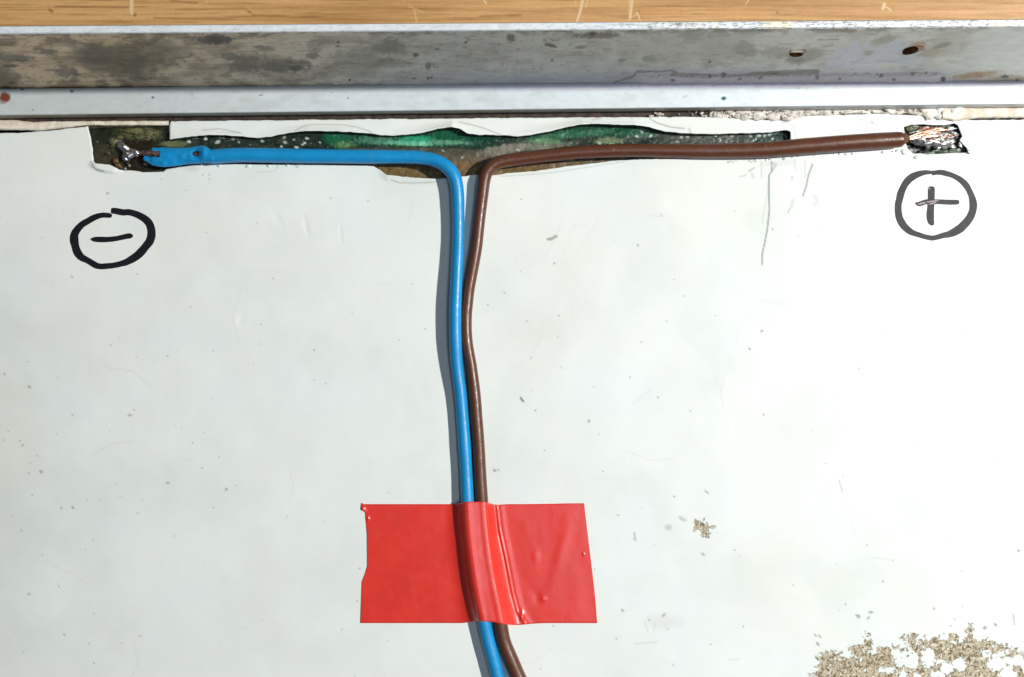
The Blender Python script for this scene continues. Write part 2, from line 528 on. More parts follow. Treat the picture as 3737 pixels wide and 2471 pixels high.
def build_sheet():
    h1 = resample(HOLE1, 7, 2.2, 11); h2 = resample(HOLE2, 4, 1.6, 12)
    xs = np.concatenate([np.linspace(-2600, -330, 14), np.arange(-300, 4040, 3.5), np.linspace(4070, 6300, 14)])
    ys = np.concatenate([np.arange(404, 700, 3.0), np.arange(700, 2600, 4.0), np.linspace(2620, 4200, 12)])
    X, Y = np.meshgrid(xs, ys)
    ty = np.interp(X, TOPX, TOPY) + (fbm(X, 0 * X, 22, 22, 31, 3) - 0.5) * 5
    keepv = (Y >= ty) & ~in_poly(X, Y, h1) & ~in_poly(X, Y, h2)
    nr, nc = X.shape
    q = grid_quads(nr, nc)
    qk = keepv.ravel()[q]
    q = q[qk.sum(1) >= 3]
    # snap vertices which lie inside a hole (or above the edge) onto the outline, and shrink steps
    e = np.concatenate([q[:, [0, 1]], q[:, [1, 2]], q[:, [2, 3]], q[:, [3, 0]]])
    es = np.sort(e, 1)
    key = es[:, 0].astype(np.int64) * (nr * nc) + es[:, 1]
    uq, inv, cnt = np.unique(key, return_inverse=True, return_counts=True)
    bd = e[cnt[inv] == 1]
    bv = np.unique(bd)
    PX, PY = X.ravel().copy(), Y.ravel().copy()
    segs = []
    for P in (h1, h2):
        segs.append(np.hstack([P, np.roll(P, -1, 0)]))
    tx = np.arange(-300, 4040, 6.0)
    tyy = np.interp(tx, TOPX, TOPY) + (fbm(tx, 0 * tx, 22, 22, 31, 3) - 0.5) * 5
    T = np.stack([tx, tyy], -1)
    segs.append(np.hstack([T[:-1], T[1:]]))
    segs = np.vstack(segs)
    bx, by = PX[bv][:, None], PY[bv][:, None]
    ax, ay, cx, cy = segs.T
    dx, dy = cx - ax, cy - ay
    best = np.full(len(bv), 1e9); nx = PX[bv].copy(); ny = PY[bv].copy()
    for s0 in range(0, len(bv), 400):
        sl = slice(s0, s0 + 400)
        t = np.clip(((bx[sl] - ax) * dx + (by[sl] - ay) * dy) / (dx * dx + dy * dy + 1e-9), 0, 1)
        qx, qy = ax + t * dx, ay + t * dy
        d = np.hypot(bx[sl] - qx, by[sl] - qy)
        k = d.argmin(1); r = np.arange(len(k))
        ok = d[r, k] < 7
        nx[sl] = np.where(ok, qx[r, k], nx[sl]); ny[sl] = np.where(ok, qy[r, k], ny[sl])
    PX[bv] = nx; PY[bv] = ny
    Z = sheet_z(PX, PY)
    V = np.stack([(PX - CX) * S, (CY - PY) * S, Z], -1)

    # ---- paint ----
    X, Y = PX.reshape(nr, nc), PY.reshape(nr, nc)
    base = lin((230, 234, 229))
    col = np.broadcast_to(base, X.shape + (3,)).copy()
    n = fbm(X, Y, 260, 260, 41, 4)
    col = mix(col, lin((222, 229, 224)), sstep(0.5, 0.75, n) * 0.55)
    col = mix(col, lin((228, 234, 234)), sstep(0.5, 0.75, fbm(X, Y, 190, 240, 47, 4)) * 0.6)
    col = mix(col, lin((214, 218, 208)), sstep(0.45, 0.9, fbm(X, Y, 330, 300, 53, 4)) * 0.35)
    # slightly darker tone at the far left and in the lower left corner
    col = mix(col, lin((206, 210, 196)), blob(X, Y, -40, 1680, 160, 620, 0, 0.6, 0.4, 5, 120) * 0.35)
    col = mix(col, lin((208, 211, 205)), blob(X, Y, 180, 2380, 260, 170, 10, 0.6, 0.5, 6, 60) * 0.25)
    dirt = lin((120, 122, 112))
    rnd = random.Random(4)
    specks = [(262, 1010, 6), (500, 1000, 5), (470, 1282, 4), (498, 1302, 4), (610, 1301, 4), (776, 1280, 4), (405, 1260, 3), (212, 1378, 5),
              (107, 1412, 9), (265, 1515, 5), (475, 1515, 10), (490, 1497, 3), (208, 1583, 4), (400, 1573, 5), (775, 1453, 5), (702, 1616, 4),
              (72, 1610, 6), (82, 1625, 7), (136, 1664, 6), (150, 1722, 11), (106, 1727, 6), (612, 1763, 8), (800, 1668, 6), (827, 1786, 8),
              (265, 1810, 4), (225, 1853, 8), (266, 1853, 9), (320, 1824, 4), (368, 1823, 3), (502, 1872, 4), (43, 1886, 5), (780, 1852, 4),
              (636, 1955, 4), (78, 1936, 3), (155, 2026, 4), (339, 1970, 3), (230, 2102, 4), (215, 2141, 5), (106, 2168, 9), (343, 2240, 5),
              (512, 2321, 5), (234, 2316, 6), (324, 2349, 5), (342, 2421, 5), (85, 2380, 4), (30, 1573, 5), (12, 1606, 3), (15, 1365, 8), (100, 1320, 4),
              (1342, 732, 4), (1206, 724, 3), (1286, 1143, 4), (952, 1185, 4), (945, 1258, 4), (1147, 1278, 6), (1902, 728, 5), (2023, 961, 6),
              (2328, 895, 6), (2413, 788, 5), (2040, 1152, 5), (1924, 1172, 3), (2433, 1173, 4), (2495, 1080, 4), (1938, 1306, 4), (1940, 1425, 4),
              (2300, 1377, 5), (2167, 1412, 5), (2401, 1450, 5), (1954, 1499, 5), (2150, 1536, 6), (2519, 1501, 5), (2780, 1208, 7), (2787, 1513, 6),
              (3134, 1345, 5), (2735, 1273, 7), (2820, 837, 6), (313, 2005, 3), (1805, 1717, 7), (1818, 1715, 4), (1303, 2193, 4), (1247, 2297, 5),
              (1415, 2340, 3), (2255, 1880, 4), (2020, 2286, 5), (2272, 2228, 7), (2201, 1720, 3), (1973, 2440, 5), (2250, 2330, 5), (1295, 2467, 4),
              (2461, 1812, 6), (2580, 1796, 6), (2566, 2023, 8), (2681, 2009, 5), (3716, 2010, 7), (3164, 1988, 4), (3509, 2085, 5),
              (3222, 2122, 6), (2894, 2135, 3), (2713, 2286, 4), (2368, 2263, 6), (2312, 1965, 4), (2421, 2245, 10), (2436, 2295, 5), (2987, 2316, 4),
              (3052, 2060, 3), (3408, 2221, 6), (3512, 2215, 5), (3484, 2260, 5), (3470, 2284, 6), (3594, 2290, 9), (3632, 2280, 9), (3630, 2350, 4),
              (2955, 2462, 10), (2985, 2350, 9), (2975, 2318, 10), (2992, 2324, 9), (3131, 2248, 14), (3177, 2235, 10), (3168, 2256, 7), (3085, 2205, 5),
              (3538, 470, 6), (3560, 462, 3), (2912, 862, 5), (740, 640, 3), (590, 655, 4), (392, 705, 7), (678, 694, 3), (763, 637, 4), (763, 655, 4), (760, 668, 4)]
    for i in range(260):
        specks.append((rnd.uniform(-250, 4000), rnd.uniform(650, 2560), rnd.choice((1.6, 2.0, 2.4, 3.0))))
    for i, (sx, sy, sr) in enumerate(specks):
        if sr >= 4: sr = max(3.0, sr * (.72 if sx < 1300 else .82))
        i0, i1 = np.searchsorted(ys, sy - 4 * sr), np.searchsorted(ys, sy + 4 * sr)
        j0, j1 = np.searchsorted(xs, sx - 4 * sr), np.searchsorted(xs, sx + 4 * sr)
        if i1 - i0 < 1 or j1 - j0 < 1: continue
        xx, yy = X[i0:i1, j0:j1], Y[i0:i1, j0:j1]
        m = blob(xx, yy, sx, sy, sr * rnd.uniform(0.75, 1.25), sr * rnd.uniform(0.45, 0.9), rnd.uniform(-60, 60), 0.5, 0.5, i, 5)
        a = (0.7 if sx > 900 else 0.62) if sr >= 3 else rnd.uniform(0.2, 0.5)
        c = dirt if rnd.random() < .7 else lin((150, 142, 122))
        col[i0:i1, j0:j1] = mix(col[i0:i1, j0:j1], c, m * a)
    grey = lin((120, 124, 120))
    LN = [([(2030, 862), (2012, 872), (2000, 873)], 5, .8, (150, 140, 130)), ([(1901, 1452), (1906, 1462), (1910, 1464)], 4, .9, (120, 122, 116)),
          # cuts below the brown wire
          ([(2815, 590), (2816, 625), (2806, 640), (2806, 715), (2808, 765), (2800, 840), (2790, 890), (2781, 930), (2781, 965)], 3.0, .85, (128, 136, 134)),
          ([(2804, 660), (2800, 700), (2782, 815)], 2.2, .45, (150, 158, 156)), ([(2778, 588), (2779, 650)], 2.4, .5, (140, 146, 144)),
          ([(2700, 645), (2722, 640)], 3.2, .55, (140, 148, 146)), ([(2734, 625), (2752, 613)], 3.6, .8, (140, 146, 144)), ([(2744, 635), (2750, 648)], 5, .5, (150, 156, 152)),
          ([(2965, 600), (2950, 640), (2942, 680), (2930, 715)], 3.2, .8, (125, 133, 130)), ([(2937, 590), (2938, 650)], 3.0, .6, (150, 155, 152)),
          ([(2900, 580), (2903, 630)], 3.2, .45, (150, 152, 150)), ([(2892, 645), (2890, 655)], 4, .6, (140, 146, 142)),
          ([(2815, 595), (2832, 600), (2820, 620)], 5, .7, (140, 142, 136)), ([(2892, 732), (2891, 750)], 8, .5, (160, 168, 164)), ([(2884, 758), (2876, 776)], 3, .7, (130, 138, 134)),
          ([(2974, 716), (2982, 732), (2974, 748)], 7, .45, (160, 168, 164)), ([(3004, 730), (2998, 800), (2985, 900)], 2, .25, (150, 160, 160)),
          ([(2200, 1500), (2290, 1640), (2300, 1800)], 2.5, .2, (240, 244, 242)), ([(2700, 1450), (2660, 1600)], 2.2, .6, (252, 253, 251)),
          ([(3062, 1752), (3074, 1795)], 3, .5, (150, 158, 156)), ([(3075, 1800), (3105, 1880), (3120, 1960)], 3, .15, (170, 178, 176)),
          ([(2660, 2408), (2700, 2406)], 2.2, .3, (150, 150, 148)), ([(2316, 2350), (2400, 2342)], 2.2, .3, (160, 158, 156)),
          ([(3697, 2240), (3702, 2280)], 2.6, .6, (130, 136, 132)), ([(3180, 2035), (3260, 2045)], 2, .25, (160, 165, 160)),
          ([(2573, 1790), (2586, 1802)], 3, .5, (150, 152, 148)), ([(2315, 1945), (2318, 1972)], 4, .55, (150, 152, 150)),
          ([(2355, 2270), (2365, 2310)], 2, .3, (170, 165, 165)), ([(2392, 2270), (2385, 2310)], 2, .25, (170, 165, 165)),
          ([(2763, 1095), (2790, 1105), (2860, 1110), (2880, 1130)], 7, .06, (150, 160, 160)), ([(2770, 1090), (2800, 1098)], 4, .12, (150, 158, 158)),
          # folds of the peeled strip above the trench
          ([(1080, 478), (1105, 462), (1140, 455), (1250, 455), (1300, 464), (1345, 478), (1360, 486)], 2.2, .6, (160, 164, 160)),
          ([(1675, 446), (1720, 455), (1765, 468), (1805, 484), (1830, 494)], 2.4, .7, (165, 168, 162)),
          ([(2373, 435), (2400, 450), (2450, 465), (2495, 470)], 3, .65, (150, 156, 150)), ([(2160, 440), (2200, 430)], 2.5, .5, (160, 158, 150)),
          ([(736, 476), (800, 470), (840, 478), (880, 486)], 2.4, .6, (160, 164, 158)), ([(800, 484), (880, 486)], 2, .5, (170, 172, 168)),
          ([(1540, 482), (1600, 462), (1660, 447), (1690, 446)], 1.8, .3, (190, 192, 188)), ([(2514, 470), (2522, 500)], 4, .5, (170, 168, 160)),
          ([(1428, 657), (1460, 668), (1530, 668), (1600, 664)], 2.4, .55, (150, 154, 150)), ([(1825, 645), (1900, 640), (2000, 632), (2100, 618), (2280, 590)], 2.0, .45, (165, 168, 164)),
          ([(332, 590), (340, 605), (350, 620), (380, 625)], 3.2, .55, (140, 148, 140)), ([(620, 450), (622, 462)], 2, .7, (90, 90, 80)),
          ([(1010, 600), (1014, 612)], 2, .6, (150, 150, 148)), ([(1078, 603), (1086, 610)], 4, .6, (150, 155, 160)), ([(940, 628), (1000, 625), (1012, 615)], 2.4, .35, (185, 188, 184)),
          ([(3330, 570), (3360, 575)], 3, .4, (170, 178, 174)), ([(2850, 445), (2895, 460), (2905, 500)], 3.5, .45, (160, 162, 156)), ([(3220, 440), (3225, 470)], 3, .25, (170, 178, 174)),
          ([(3595, 850), (3612, 858)], 2, .3, (160, 170, 170)), ([(3180, 446), (3186, 448)], 4, .5, (130, 136, 132)), ([(3136, 440), (3150, 434)], 2.5, .4, (150, 154, 150))]
    for _ in range(46):
        x_, y_, a_, l_ = rnd.uniform(-100, 3800), rnd.uniform(700, 2450), rnd.uniform(0, 3.14), rnd.uniform(20, 110)
        k_ = rnd.uniform(-.4, .4)
        LN.append(([(x_, y_), (x_ + l_ * math.cos(a_), y_ + l_ * math.sin(a_)), (x_ + 1.8 * l_ * math.cos(a_ + k_), y_ + 1.8 * l_ * math.sin(a_ + k_))], 1.7, rnd.uniform(.08, .28),
                   rnd.choice(((176, 178, 172), (248, 250, 247), (190, 186, 176)))))
    for pts, w, a, c in LN:
        if pts[0][1] < 760 and 2690 < pts[0][0] < 3010 and len(pts) < 4: a *= .65
        col = mix(col, lin(c), a * line_mask(X, Y, pts, w, 1.6))
    for cx, cy, rx, ry, a, al, c in ((2422, 2270, 60, 26, 0, .2, (190, 186, 184)), (700, 615, 26, 10, 0, .35, (190, 186, 176)), (2440, 1925, 12, 12, 0, .6, (170, 176, 176)),
                                     (2490, 1893, 16, 7, 30, .6, (168, 174, 172)), (3450, 1700, 300, 200, 0, .12, (215, 226, 222)), (3180, 1920, 60, 220, 0, .12, (210, 222, 216)),
                                     (3350, 2000, 40, 240, 0, .10, (212, 224, 216)), (2840, 595, 70, 12, -4, .3, (196, 190, 186)), (2400, 785, 30, 10, 0, .15, (180, 186, 184)),
                                     (2870, 1100, 90, 18, 8, .08, (180, 190, 190))):
        col = mix(col, lin(c), al * blob(X, Y, cx, cy, rx, ry, a, 0.5, 0.5, 15))
    # flaked patches
    fl = np.full(X.shape, -1.0)

    def addf(cx, cy, rx, ry, a=0, top=1.0):
        nonlocal fl
        ca, sa = math.cos(R(a)), math.sin(R(a)); dx, dy = X - cx, Y - cy
        u = (dx * ca + dy * sa) / rx; v = (-dx * sa + dy * ca) / ry
        fl = np.maximum(fl, np.clip(0.5 + (1 - np.sqrt(u * u + v * v)) * min(rx, ry) / 38.0, -1, top))
    for e_ in ((3030, 2405, 42, 28), (3020, 2450, 46, 34), (3105, 2430, 60, 34), (3135, 2375, 34, 26), (3165, 2352, 14, 30), (3200, 2420, 70, 44), (3225, 2385, 40, 24),
               (3270, 2370, 30, 12), (3330, 2335, 32, 20), (3350, 2400, 36, 50), (3420, 2350, 70, 22), (3440, 2380, 80, 30), (3478, 2330, 22, 16), (3539, 2300, 9, 22), (3540, 2335, 22, 20),
               (3520, 2385, 70, 48), (3590, 2355, 40, 20), (3640, 2370, 46, 16), (3690, 2385, 40, 12), (3730, 2395, 20, 20), (3580, 2440, 90, 40), (3420, 2460, 110, 40),
               (3250, 2465, 120, 34), (3700, 2455, 40, 26), (3100, 2480, 120, 40), (3400, 2540, 330, 60), (3700, 2500, 90, 50), (3850, 2480, 120, 90), (3900, 2560, 180, 90),
               (2555, 1918, 24, 20, 20), (2572, 1935, 18, 20), (2598, 1927, 11, 6), (2572, 1960, 7, 7)):
        addf(*e_)
    # islands of film left inside the patch
    for cx, cy, rx, ry in ((3330, 2410, 24, 34), (3385, 2400, 24, 40), (3272, 2383, 20, 15), (3240, 2445, 32, 12), (3272, 2415, 7, 14), (3500, 2425, 26, 24), (3455, 2440, 24, 20),
                           (3295, 2465, 20, 16), (3420, 2462, 30, 14), (3640, 2425, 40, 24), (3720, 2410, 26, 20), (3680, 2460, 30, 26), (3345, 2470, 14, 12), (3650, 2390, 26, 10), (3350, 2330, 8, 9), (3185, 2382, 8, 10)):
        dx, dy = (X - cx) / rx, (Y - cy) / ry
        fl = np.minimum(fl, np.clip(0.5 + (np.sqrt(dx * dx + dy * dy) - 1) * min(rx, ry) / 24.0, -1, 1))
    # thickness: skirt below every open edge
    nv = len(V)
    mid = V[bv].copy(); mid[:, 2] -= 0.9e-4
    mid2 = V[bv].copy(); mid2[:, 2] -= 1.1e-4
    lower = V[bv].copy(); lower[:, 2] = -12.5e-4
    idx = np.full(nv, -1); idx[bv] = np.arange(len(bv)) + nv
    nb = len(bv)
    ia, ib = idx[bd[:, 0]], idx[bd[:, 1]]
    sk = np.concatenate([np.stack([bd[:, 1], bd[:, 0], ia, ib], -1), np.stack([ib, ia, ia + nb, ib + nb], -1), np.stack([ib + nb, ia + nb, ia + 2 * nb, ib + 2 * nb], -1)])
    V2 = np.vstack([V, mid, mid2, lower]); Q2 = np.vstack([q, sk])
    C = col.reshape(-1, 3); dk = np.broadcast_to(lin((38, 50, 38)), (nb, 3))
    C2 = np.vstack([C, C[bv] * np.array([.93, .92, .88]), dk, dk])
    F = fl.ravel(); F2 = np.concatenate([F, np.full(3 * nb, -1.0)])
    used = np.unique(Q2); mp = np.full(len(V2), -1); mp[used] = np.arange(len(used))
    me = np_mesh('backsheet', V2[used], mp[Q2], C2[used], {'flake': F2[used]})
    return link('backsheet', me, SHEET, panel)


backsheet = build_sheet()


# ---- exposed layers in the trench ----
def build_floor():
    xs = np.arange(290, 2925, 3.0); ys = np.arange(440, 672, 2.6)
    X, Y = np.meshgrid(xs, ys)
    n1 = fbm(X, Y, 30, 12, 81, 4); n2 = fbm(X, Y, 60, 20, 85, 4); n3 = fbm(X, Y, 14, 9, 87, 3)
    col = np.broadcast_to(lin((36, 50, 40)), X.shape + (3,)).copy()
    col = mix(col, lin((20, 40, 30)), sstep(.5, .62, n2) * .8)
    col = mix(col, lin((66, 70, 58)), sstep(.58, .7, n1) * .6)
    # left window
    wl = 1 - sstep(600, 640, X)
    c2 = np.broadcast_to(lin((46, 46, 32)), X.shape + (3,)).copy()
    c2 = mix(c2, lin((34, 42, 28)), 1 - sstep(480, 560, Y + 30 * (n1 - .5)))
    c2 = mix(c2, lin((66, 62, 46)), blob(X, Y, 370, 575, 45, 28, 0, .5, .3, 3) * .7)
    c2 = mix(c2, lin((40, 32, 22)), blob(X, Y, 505, 530, 58, 24, 10, .3, .3, 4))
    c2 = mix(c2, lin((40, 32, 22)), blob(X, Y, 520, 595, 80, 32, 0, .3, .3, 5) * .9)
    c2 = mix(c2, lin((104, 106, 72)), blob(X, Y, 512, 486, 66, 19, 3, .5, .45, 6))
    c2 = mix(c2, lin((158, 158, 112)), blob(X, Y, 518, 500, 32, 9, 3, .4, .4, 7))
    c2 = mix(c2, lin((96, 104, 82)), blob(X, Y, 420, 521, 22, 22, 20, .4, .4, 8) * .8)
    c2 = mix(c2, lin((78, 78, 60)), blob(X, Y, 395, 540, 40, 12, 0, .5, .4, 9) * .5)
    col = col * (1 - wl[..., None]) + c2 * wl[..., None]
    col = mix(col, lin((92, 102, 70)), blob(X, Y, 635, 525, 48, 12, 0, .3, .4, 9))
    # emerald copper salts in the middle
    em = sstep(1195, 1215, X) * (1 - sstep(1740, 1900, X))
    col = mix(col, lin((14, 62, 44)), em * (1 - sstep(530, 545, Y + 14 * (n1 - .5))) * .95)
    col = mix(col, lin((26, 96, 64)), blob(X, Y, 1230, 503, 48, 22, 0, .4, .4, 21))
    col = mix(col, lin((84, 130, 84)), blob(X, Y, 1258, 530, 36, 14, 0, .5, .5, 22) * .9)
    col = mix(col, lin((78, 128, 104)), blob(X, Y, 1380, 512, 90, 15, 3, .4, .6, 23) * .85)
    col = mix(col, lin((46, 150, 108)), blob(X, Y, 1520, 512, 66, 16, -3, .4, .45, 24))
    col = mix(col, lin((116, 196, 160)), blob(X, Y, 1500, 524, 90, 8, 2, .5, .6, 25) * .8)
    col = mix(col, lin((24, 88, 60)), blob(X, Y, 1640, 496, 60, 16, 6, .5, .3, 26))
    col = mix(col, lin((98, 158, 124)), blob(X, Y, 1640, 520, 70, 8, 2, .5, .6, 27) * .8)
    # second green swell on the right
    g2 = blob(X, Y, 2190, 478, 230, 24, 0, .35, .15, 31)
    col = mix(col, lin((22, 72, 44)), g2)
    col = mix(col, lin((46, 106, 72)), blob(X, Y, 2080, 492, 150, 12, -5, .5, .5, 32) * .8)
    col = mix(col, lin((36, 84, 62)), blob(X, Y, 2320, 482, 60, 20, 0, .5, .3, 33) * .8)
    col = mix(col, lin((96, 136, 100)), blob(X, Y, 1990, 515, 60, 10, 0, .3, .5, 34) * .9)
    col = mix(col, lin((118, 132, 96)), blob(X, Y, 2225, 514, 50, 12, 0, .3, .6, 35) * .8)
    col = mix(col, lin((132, 134, 116)), blob(X, Y, 1870, 540, 110, 14, -6, .35, .5, 36) * .85)
    col = mix(col, lin((120, 122, 104)), blob(X, Y, 2000, 535, 90, 10, -8, .35, .5, 37) * .8)
    col = mix(col, lin((76, 80, 72)), sstep(2380, 2460, X) * (1 - sstep(2790, 2800, X)) * .75)
    col = mix(col, lin((24, 54, 46)), sstep(2735, 2745, X) * (1 - sstep(522, 530, Y)))
    # dull brown adhesive bed below and between the wires
    ym = np.interp(X, [1180, 1250, 1500, 1640, 1800, 1880, 2100, 2400], [556, 538, 534, 538, 546, 556, 556, 556])
    br = sstep(ym - 3, ym + 6, Y + 8 * (n3 - .5)) * sstep(1150, 1260, X) * (1 - sstep(2440, 2500, X))
    bc = np.broadcast_to(lin((96, 86, 66)), X.shape + (3,)).copy()
    bc = mix(bc, lin((70, 72, 60)), 1 - sstep(548, 568, Y + 14 * (n1 - .5)))
    bc = mix(bc, lin((112, 90, 56)), sstep(585, 605, Y + 12 * (n2 - .5)))
    col = col * (1 - br[..., None]) + bc * br[..., None]
    col = mix(col, lin((126, 122, 108)), blob(X, Y, 1840, 548, 82, 18, -8, .3, .4, 41) * .9)
    # pale crumbs
    rnd = random.Random(9)
    sp = [(690, 517, 6), (707, 503, 4), (716, 503, 4), (750, 507, 6), (795, 518, 8), (803, 504, 3), (815, 502, 5), (851, 508, 6), (872, 520, 4), (957, 515, 6), (1040, 520, 7),
          (1038, 502, 6), (1028, 535, 5), (1072, 510, 5), (1112, 522, 4), (1120, 505, 6), (1134, 523, 3), (1168, 520, 4), (1105, 528, 4), (1082, 538, 7), (1252, 520, 3), (1617, 550, 4), (1687, 575, 4),
          (2188, 523, 7), (2325, 498, 6), (2344, 484, 4), (2375, 496, 6), (2487, 502, 5), (2510, 500, 5), (2554, 505, 3), (2612, 497, 4), (2630, 512, 4), (2650, 498, 3), (2770, 495, 6), (2790, 496, 6), (2740, 498, 5),
          (2820, 507, 5), (2806, 492, 4), (356, 517, 3), (1891, 547, 5), (455, 588, 4), (472, 603, 4), (458, 616, 4), (530, 600, 6)]
    for _ in range(45):
        sp.append((rnd.uniform(640, 2880), rnd.uniform(490, 555), rnd.uniform(1.4, 3)))
    for i, (a, b, r_) in enumerate(sp):
        sel = (abs(xs - a) < 30)
        xx = X[:, sel]; yy = Y[:, sel]
        col[:, sel] = mix(col[:, sel], lin((196, 206, 196)), blob(xx, yy, a, b, r_ * 1.1, r_ * .75, rnd.uniform(-40, 40), .35, .4, 60 + i, 6) * (rnd.uniform(.5, .95) if r_ > 3 else .3))
    z = -11.0e-4 + 2.2e-4 * wl + (fbm(X, Y, 40, 22, 91, 4) - .5) * 3.0e-4
    # the adhesive bed sits higher, the emerald ridge stands up a little
    z += 3.0e-4 * br + 1.6e-4 * blob(X, Y, 1500, 515, 260, 14, 0, .6, .3, 24)
    z += 3.0e-4 * blob(X, Y, 512, 488, 60, 17, 3, .6, .4, 6) + 2.5e-4 * blob(X, Y, 420, 521, 22, 22, 20, .6, .4, 8)
    k = (H - z) / H
    V = np.stack([(X - CX) * S * k, (CY - Y) * S * k, z], -1)
    me = np_mesh('exposed_layer', V.reshape(-1, 3), grid_quads(*X.shape), col.reshape(-1, 3) * 1.0)
    link('exposed_layer', me, FLOOR, panel)
    # right window
    xs = np.arange(3280, 3560, 2.5); ys = np.arange(438, 580, 2.5)
    X, Y = np.meshgrid(xs, ys)
    n = fbm(X, Y, 24, 14, 101, 4)
    col = np.broadcast_to(lin((34, 52, 42)), X.shape + (3,)).copy()
    col = mix(col, lin((70, 90, 62)), sstep(.5, .62, n) * .7)
    col = mix(col, lin((24, 24, 22)), blob(X, Y, 3350, 540, 42, 18, 0, .4, .3, 2))
    col = mix(col, lin((44, 46, 48)), blob(X, Y, 3495, 490, 18, 36, -15, .3, .3, 3))
    col = mix(col, lin((150, 84, 56)), blob(X, Y, 3395, 468, 40, 8, 0, .4, .5, 4))
    z = -8.0e-4 + (fbm(X, Y, 20, 14, 99, 4) - .5) * 3.0e-4
    V = np.stack([(X - CX) * S, (CY - Y) * S, z], -1)
    link('exposed_layer', np_mesh('exposed_layer', V.reshape(-1, 3), grid_quads(*X.shape), col.reshape(-1, 3)), FLOOR, panel)


build_floor()


def box_mesh(name, x0, x1, y0, y1, z0, z1):
    v = [(x, y, z) for z in (z0, z1) for y in (y0, y1) for x in (x0, x1)]
    f = [(0, 2, 3, 1), (4, 5, 7, 6), (0, 1, 5, 4), (2, 6, 7, 3), (0, 4, 6, 2), (1, 3, 7, 5)]
    me = bpy.data.meshes.new(name); me.from_pydata(v, [], f); me.update(); return me


X0, X1 = (-2600 - CX) * S, (6300 - CX) * S
link('glass_laminate', box_mesh('glass_laminate', X0, X1, (CY - 4200) * S, 0.0395, -0.0062, -0.0016), GLASS, panel)


# ---- lumps joined into one mesh ----
def lumps(name, items, seed=1):
    """items: (px, py, z, rx, ry, rz, ang) in px except z (m)"""
    vs, fs = [], []
    rnd = random.Random(seed)
    nu, nv = 14, 9
    for it in items:
        px, py, z, rx, ry, rz, a = it
        c = W(px, py, z); off = len(vs)
        s1, s2, s3 = rnd.uniform(0, 9), rnd.uniform(0, 9), rnd.uniform(0, 9)
        for j in range(nv + 1):
            th = math.pi * j / nv
            for i in range(nu):
                ph = 2 * math.pi * i / nu
                x, y, zz = math.sin(th) * math.cos(ph), math.sin(th) * math.sin(ph), math.cos(th)
                w = 1 + .22 * math.sin(3 * x + s1) * math.cos(4 * y + s2) + .13 * math.sin(7 * y + 5 * zz + s3) + .08 * math.cos(9 * x + s2)
                x, y, zz = x * rx * S * w, y * ry * S * w, zz * rz * S * w
                ca, sa = math.cos(R(a)), math.sin(R(a))
                vs.append((c[0] + x * ca - y * sa, c[1] + x * sa + y * ca, c[2] + zz))
        for j in range(nv):
            for i in range(nu):
                fs.append((off + j * nu + i, off + (j + 1) * nu + i, off + (j + 1) * nu + (i + 1) % nu, off + j * nu + (i + 1) % nu))
    me = bpy.data.meshes.new(name); me.from_pydata(vs, [], fs); me.update()
    me.polygons.foreach_set('use_smooth', [True] * len(fs))
    return me


def strip_mesh(name, top, bot, z_top, z_bot, x0, x1, seed, amp=0.0, rows=7, step=5.0):
    """long rounded strip between two pixel polylines"""
    xs = np.arange(x0, x1, step); v = np.linspace(0, 1, rows)
    tx, ty = zip(*top); bx, by = zip(*bot)
    T = np.interp(xs, tx, ty); B = np.interp(xs, bx, by)
    X = np.broadcast_to(xs, (rows, len(xs))).copy()
    Y = T + (B - T) * v[:, None] + (fbm(X, v[:, None] * 40 + 0 * X, 20, 20, seed, 3) - .5) * 3
    prof = 1 - (2 * v[:, None] - 1) ** 6
    Z = z_bot + (z_top - z_bot) * prof + (fbm(X, Y, 26, 12, seed + 3, 4) - .5) * amp
    k = (H - Z) / H
    V = np.stack([(X - CX) * S * k, (CY - Y) * S * k, Z], -1)
    return np_mesh(name, V.reshape(-1, 3), grid_quads(rows, len(xs)))


# grimy gap between frame and sheet, old cream sealant showing at both ends
link('gap_grime', strip_mesh('gap_grime', [(-2600, 412), (6300, 350)], [(-2600, 512), (320, 470), (620, 458), (900, 446), (3400, 442), (6300, 440)],
                             -2.5e-4, -4.5e-4, -2600, 6300, 3, .4e-4, 6, 8), GASKET, panel)
link('sealant_strip', strip_mesh('sealant_strip', [(-2600, 446), (0, 437), (60, 437), (120, 443), (300, 441), (620, 440)],
                                 [(-2600, 492), (0, 474), (150, 477), (250, 466), (319, 458), (620, 458.5)], -0.2e-4, -3.6e-4, -2600, 619, 7, .8e-4, 9, 4),
     CREAM, panel, label='cream sealant strip left of the blue wire')
link('sealant_strip', strip_mesh('sealant_strip', [(3400, 404), (3480, 386), (3560, 393), (3740, 390), (6300, 370)],
                                 [(3400, 428), (3480, 446), (3560, 433), (3740, 432), (6300, 420)], 6.0e-4, -1e-4, 3440, 6300, 17, 1.6e-4, 12, 4),
     CREAM, panel, label='thick cream sealant strip above the plus end')
rn = random.Random(12)
it = []
for i in range(46):
    x = rn.uniform(2600, 2895); y = np.interp(x, [2600, 2880], [412, 412]) + rn.uniform(-16, 20)
    r_ = rn.uniform(4, 11) * (.6 if x < 2690 else 1)
    it.append((x, y, rn.uniform(-2e-4, 1e-4), r_ * rn.uniform(1, 2.2), r_, 3.5, rn.uniform(-25, 25)))
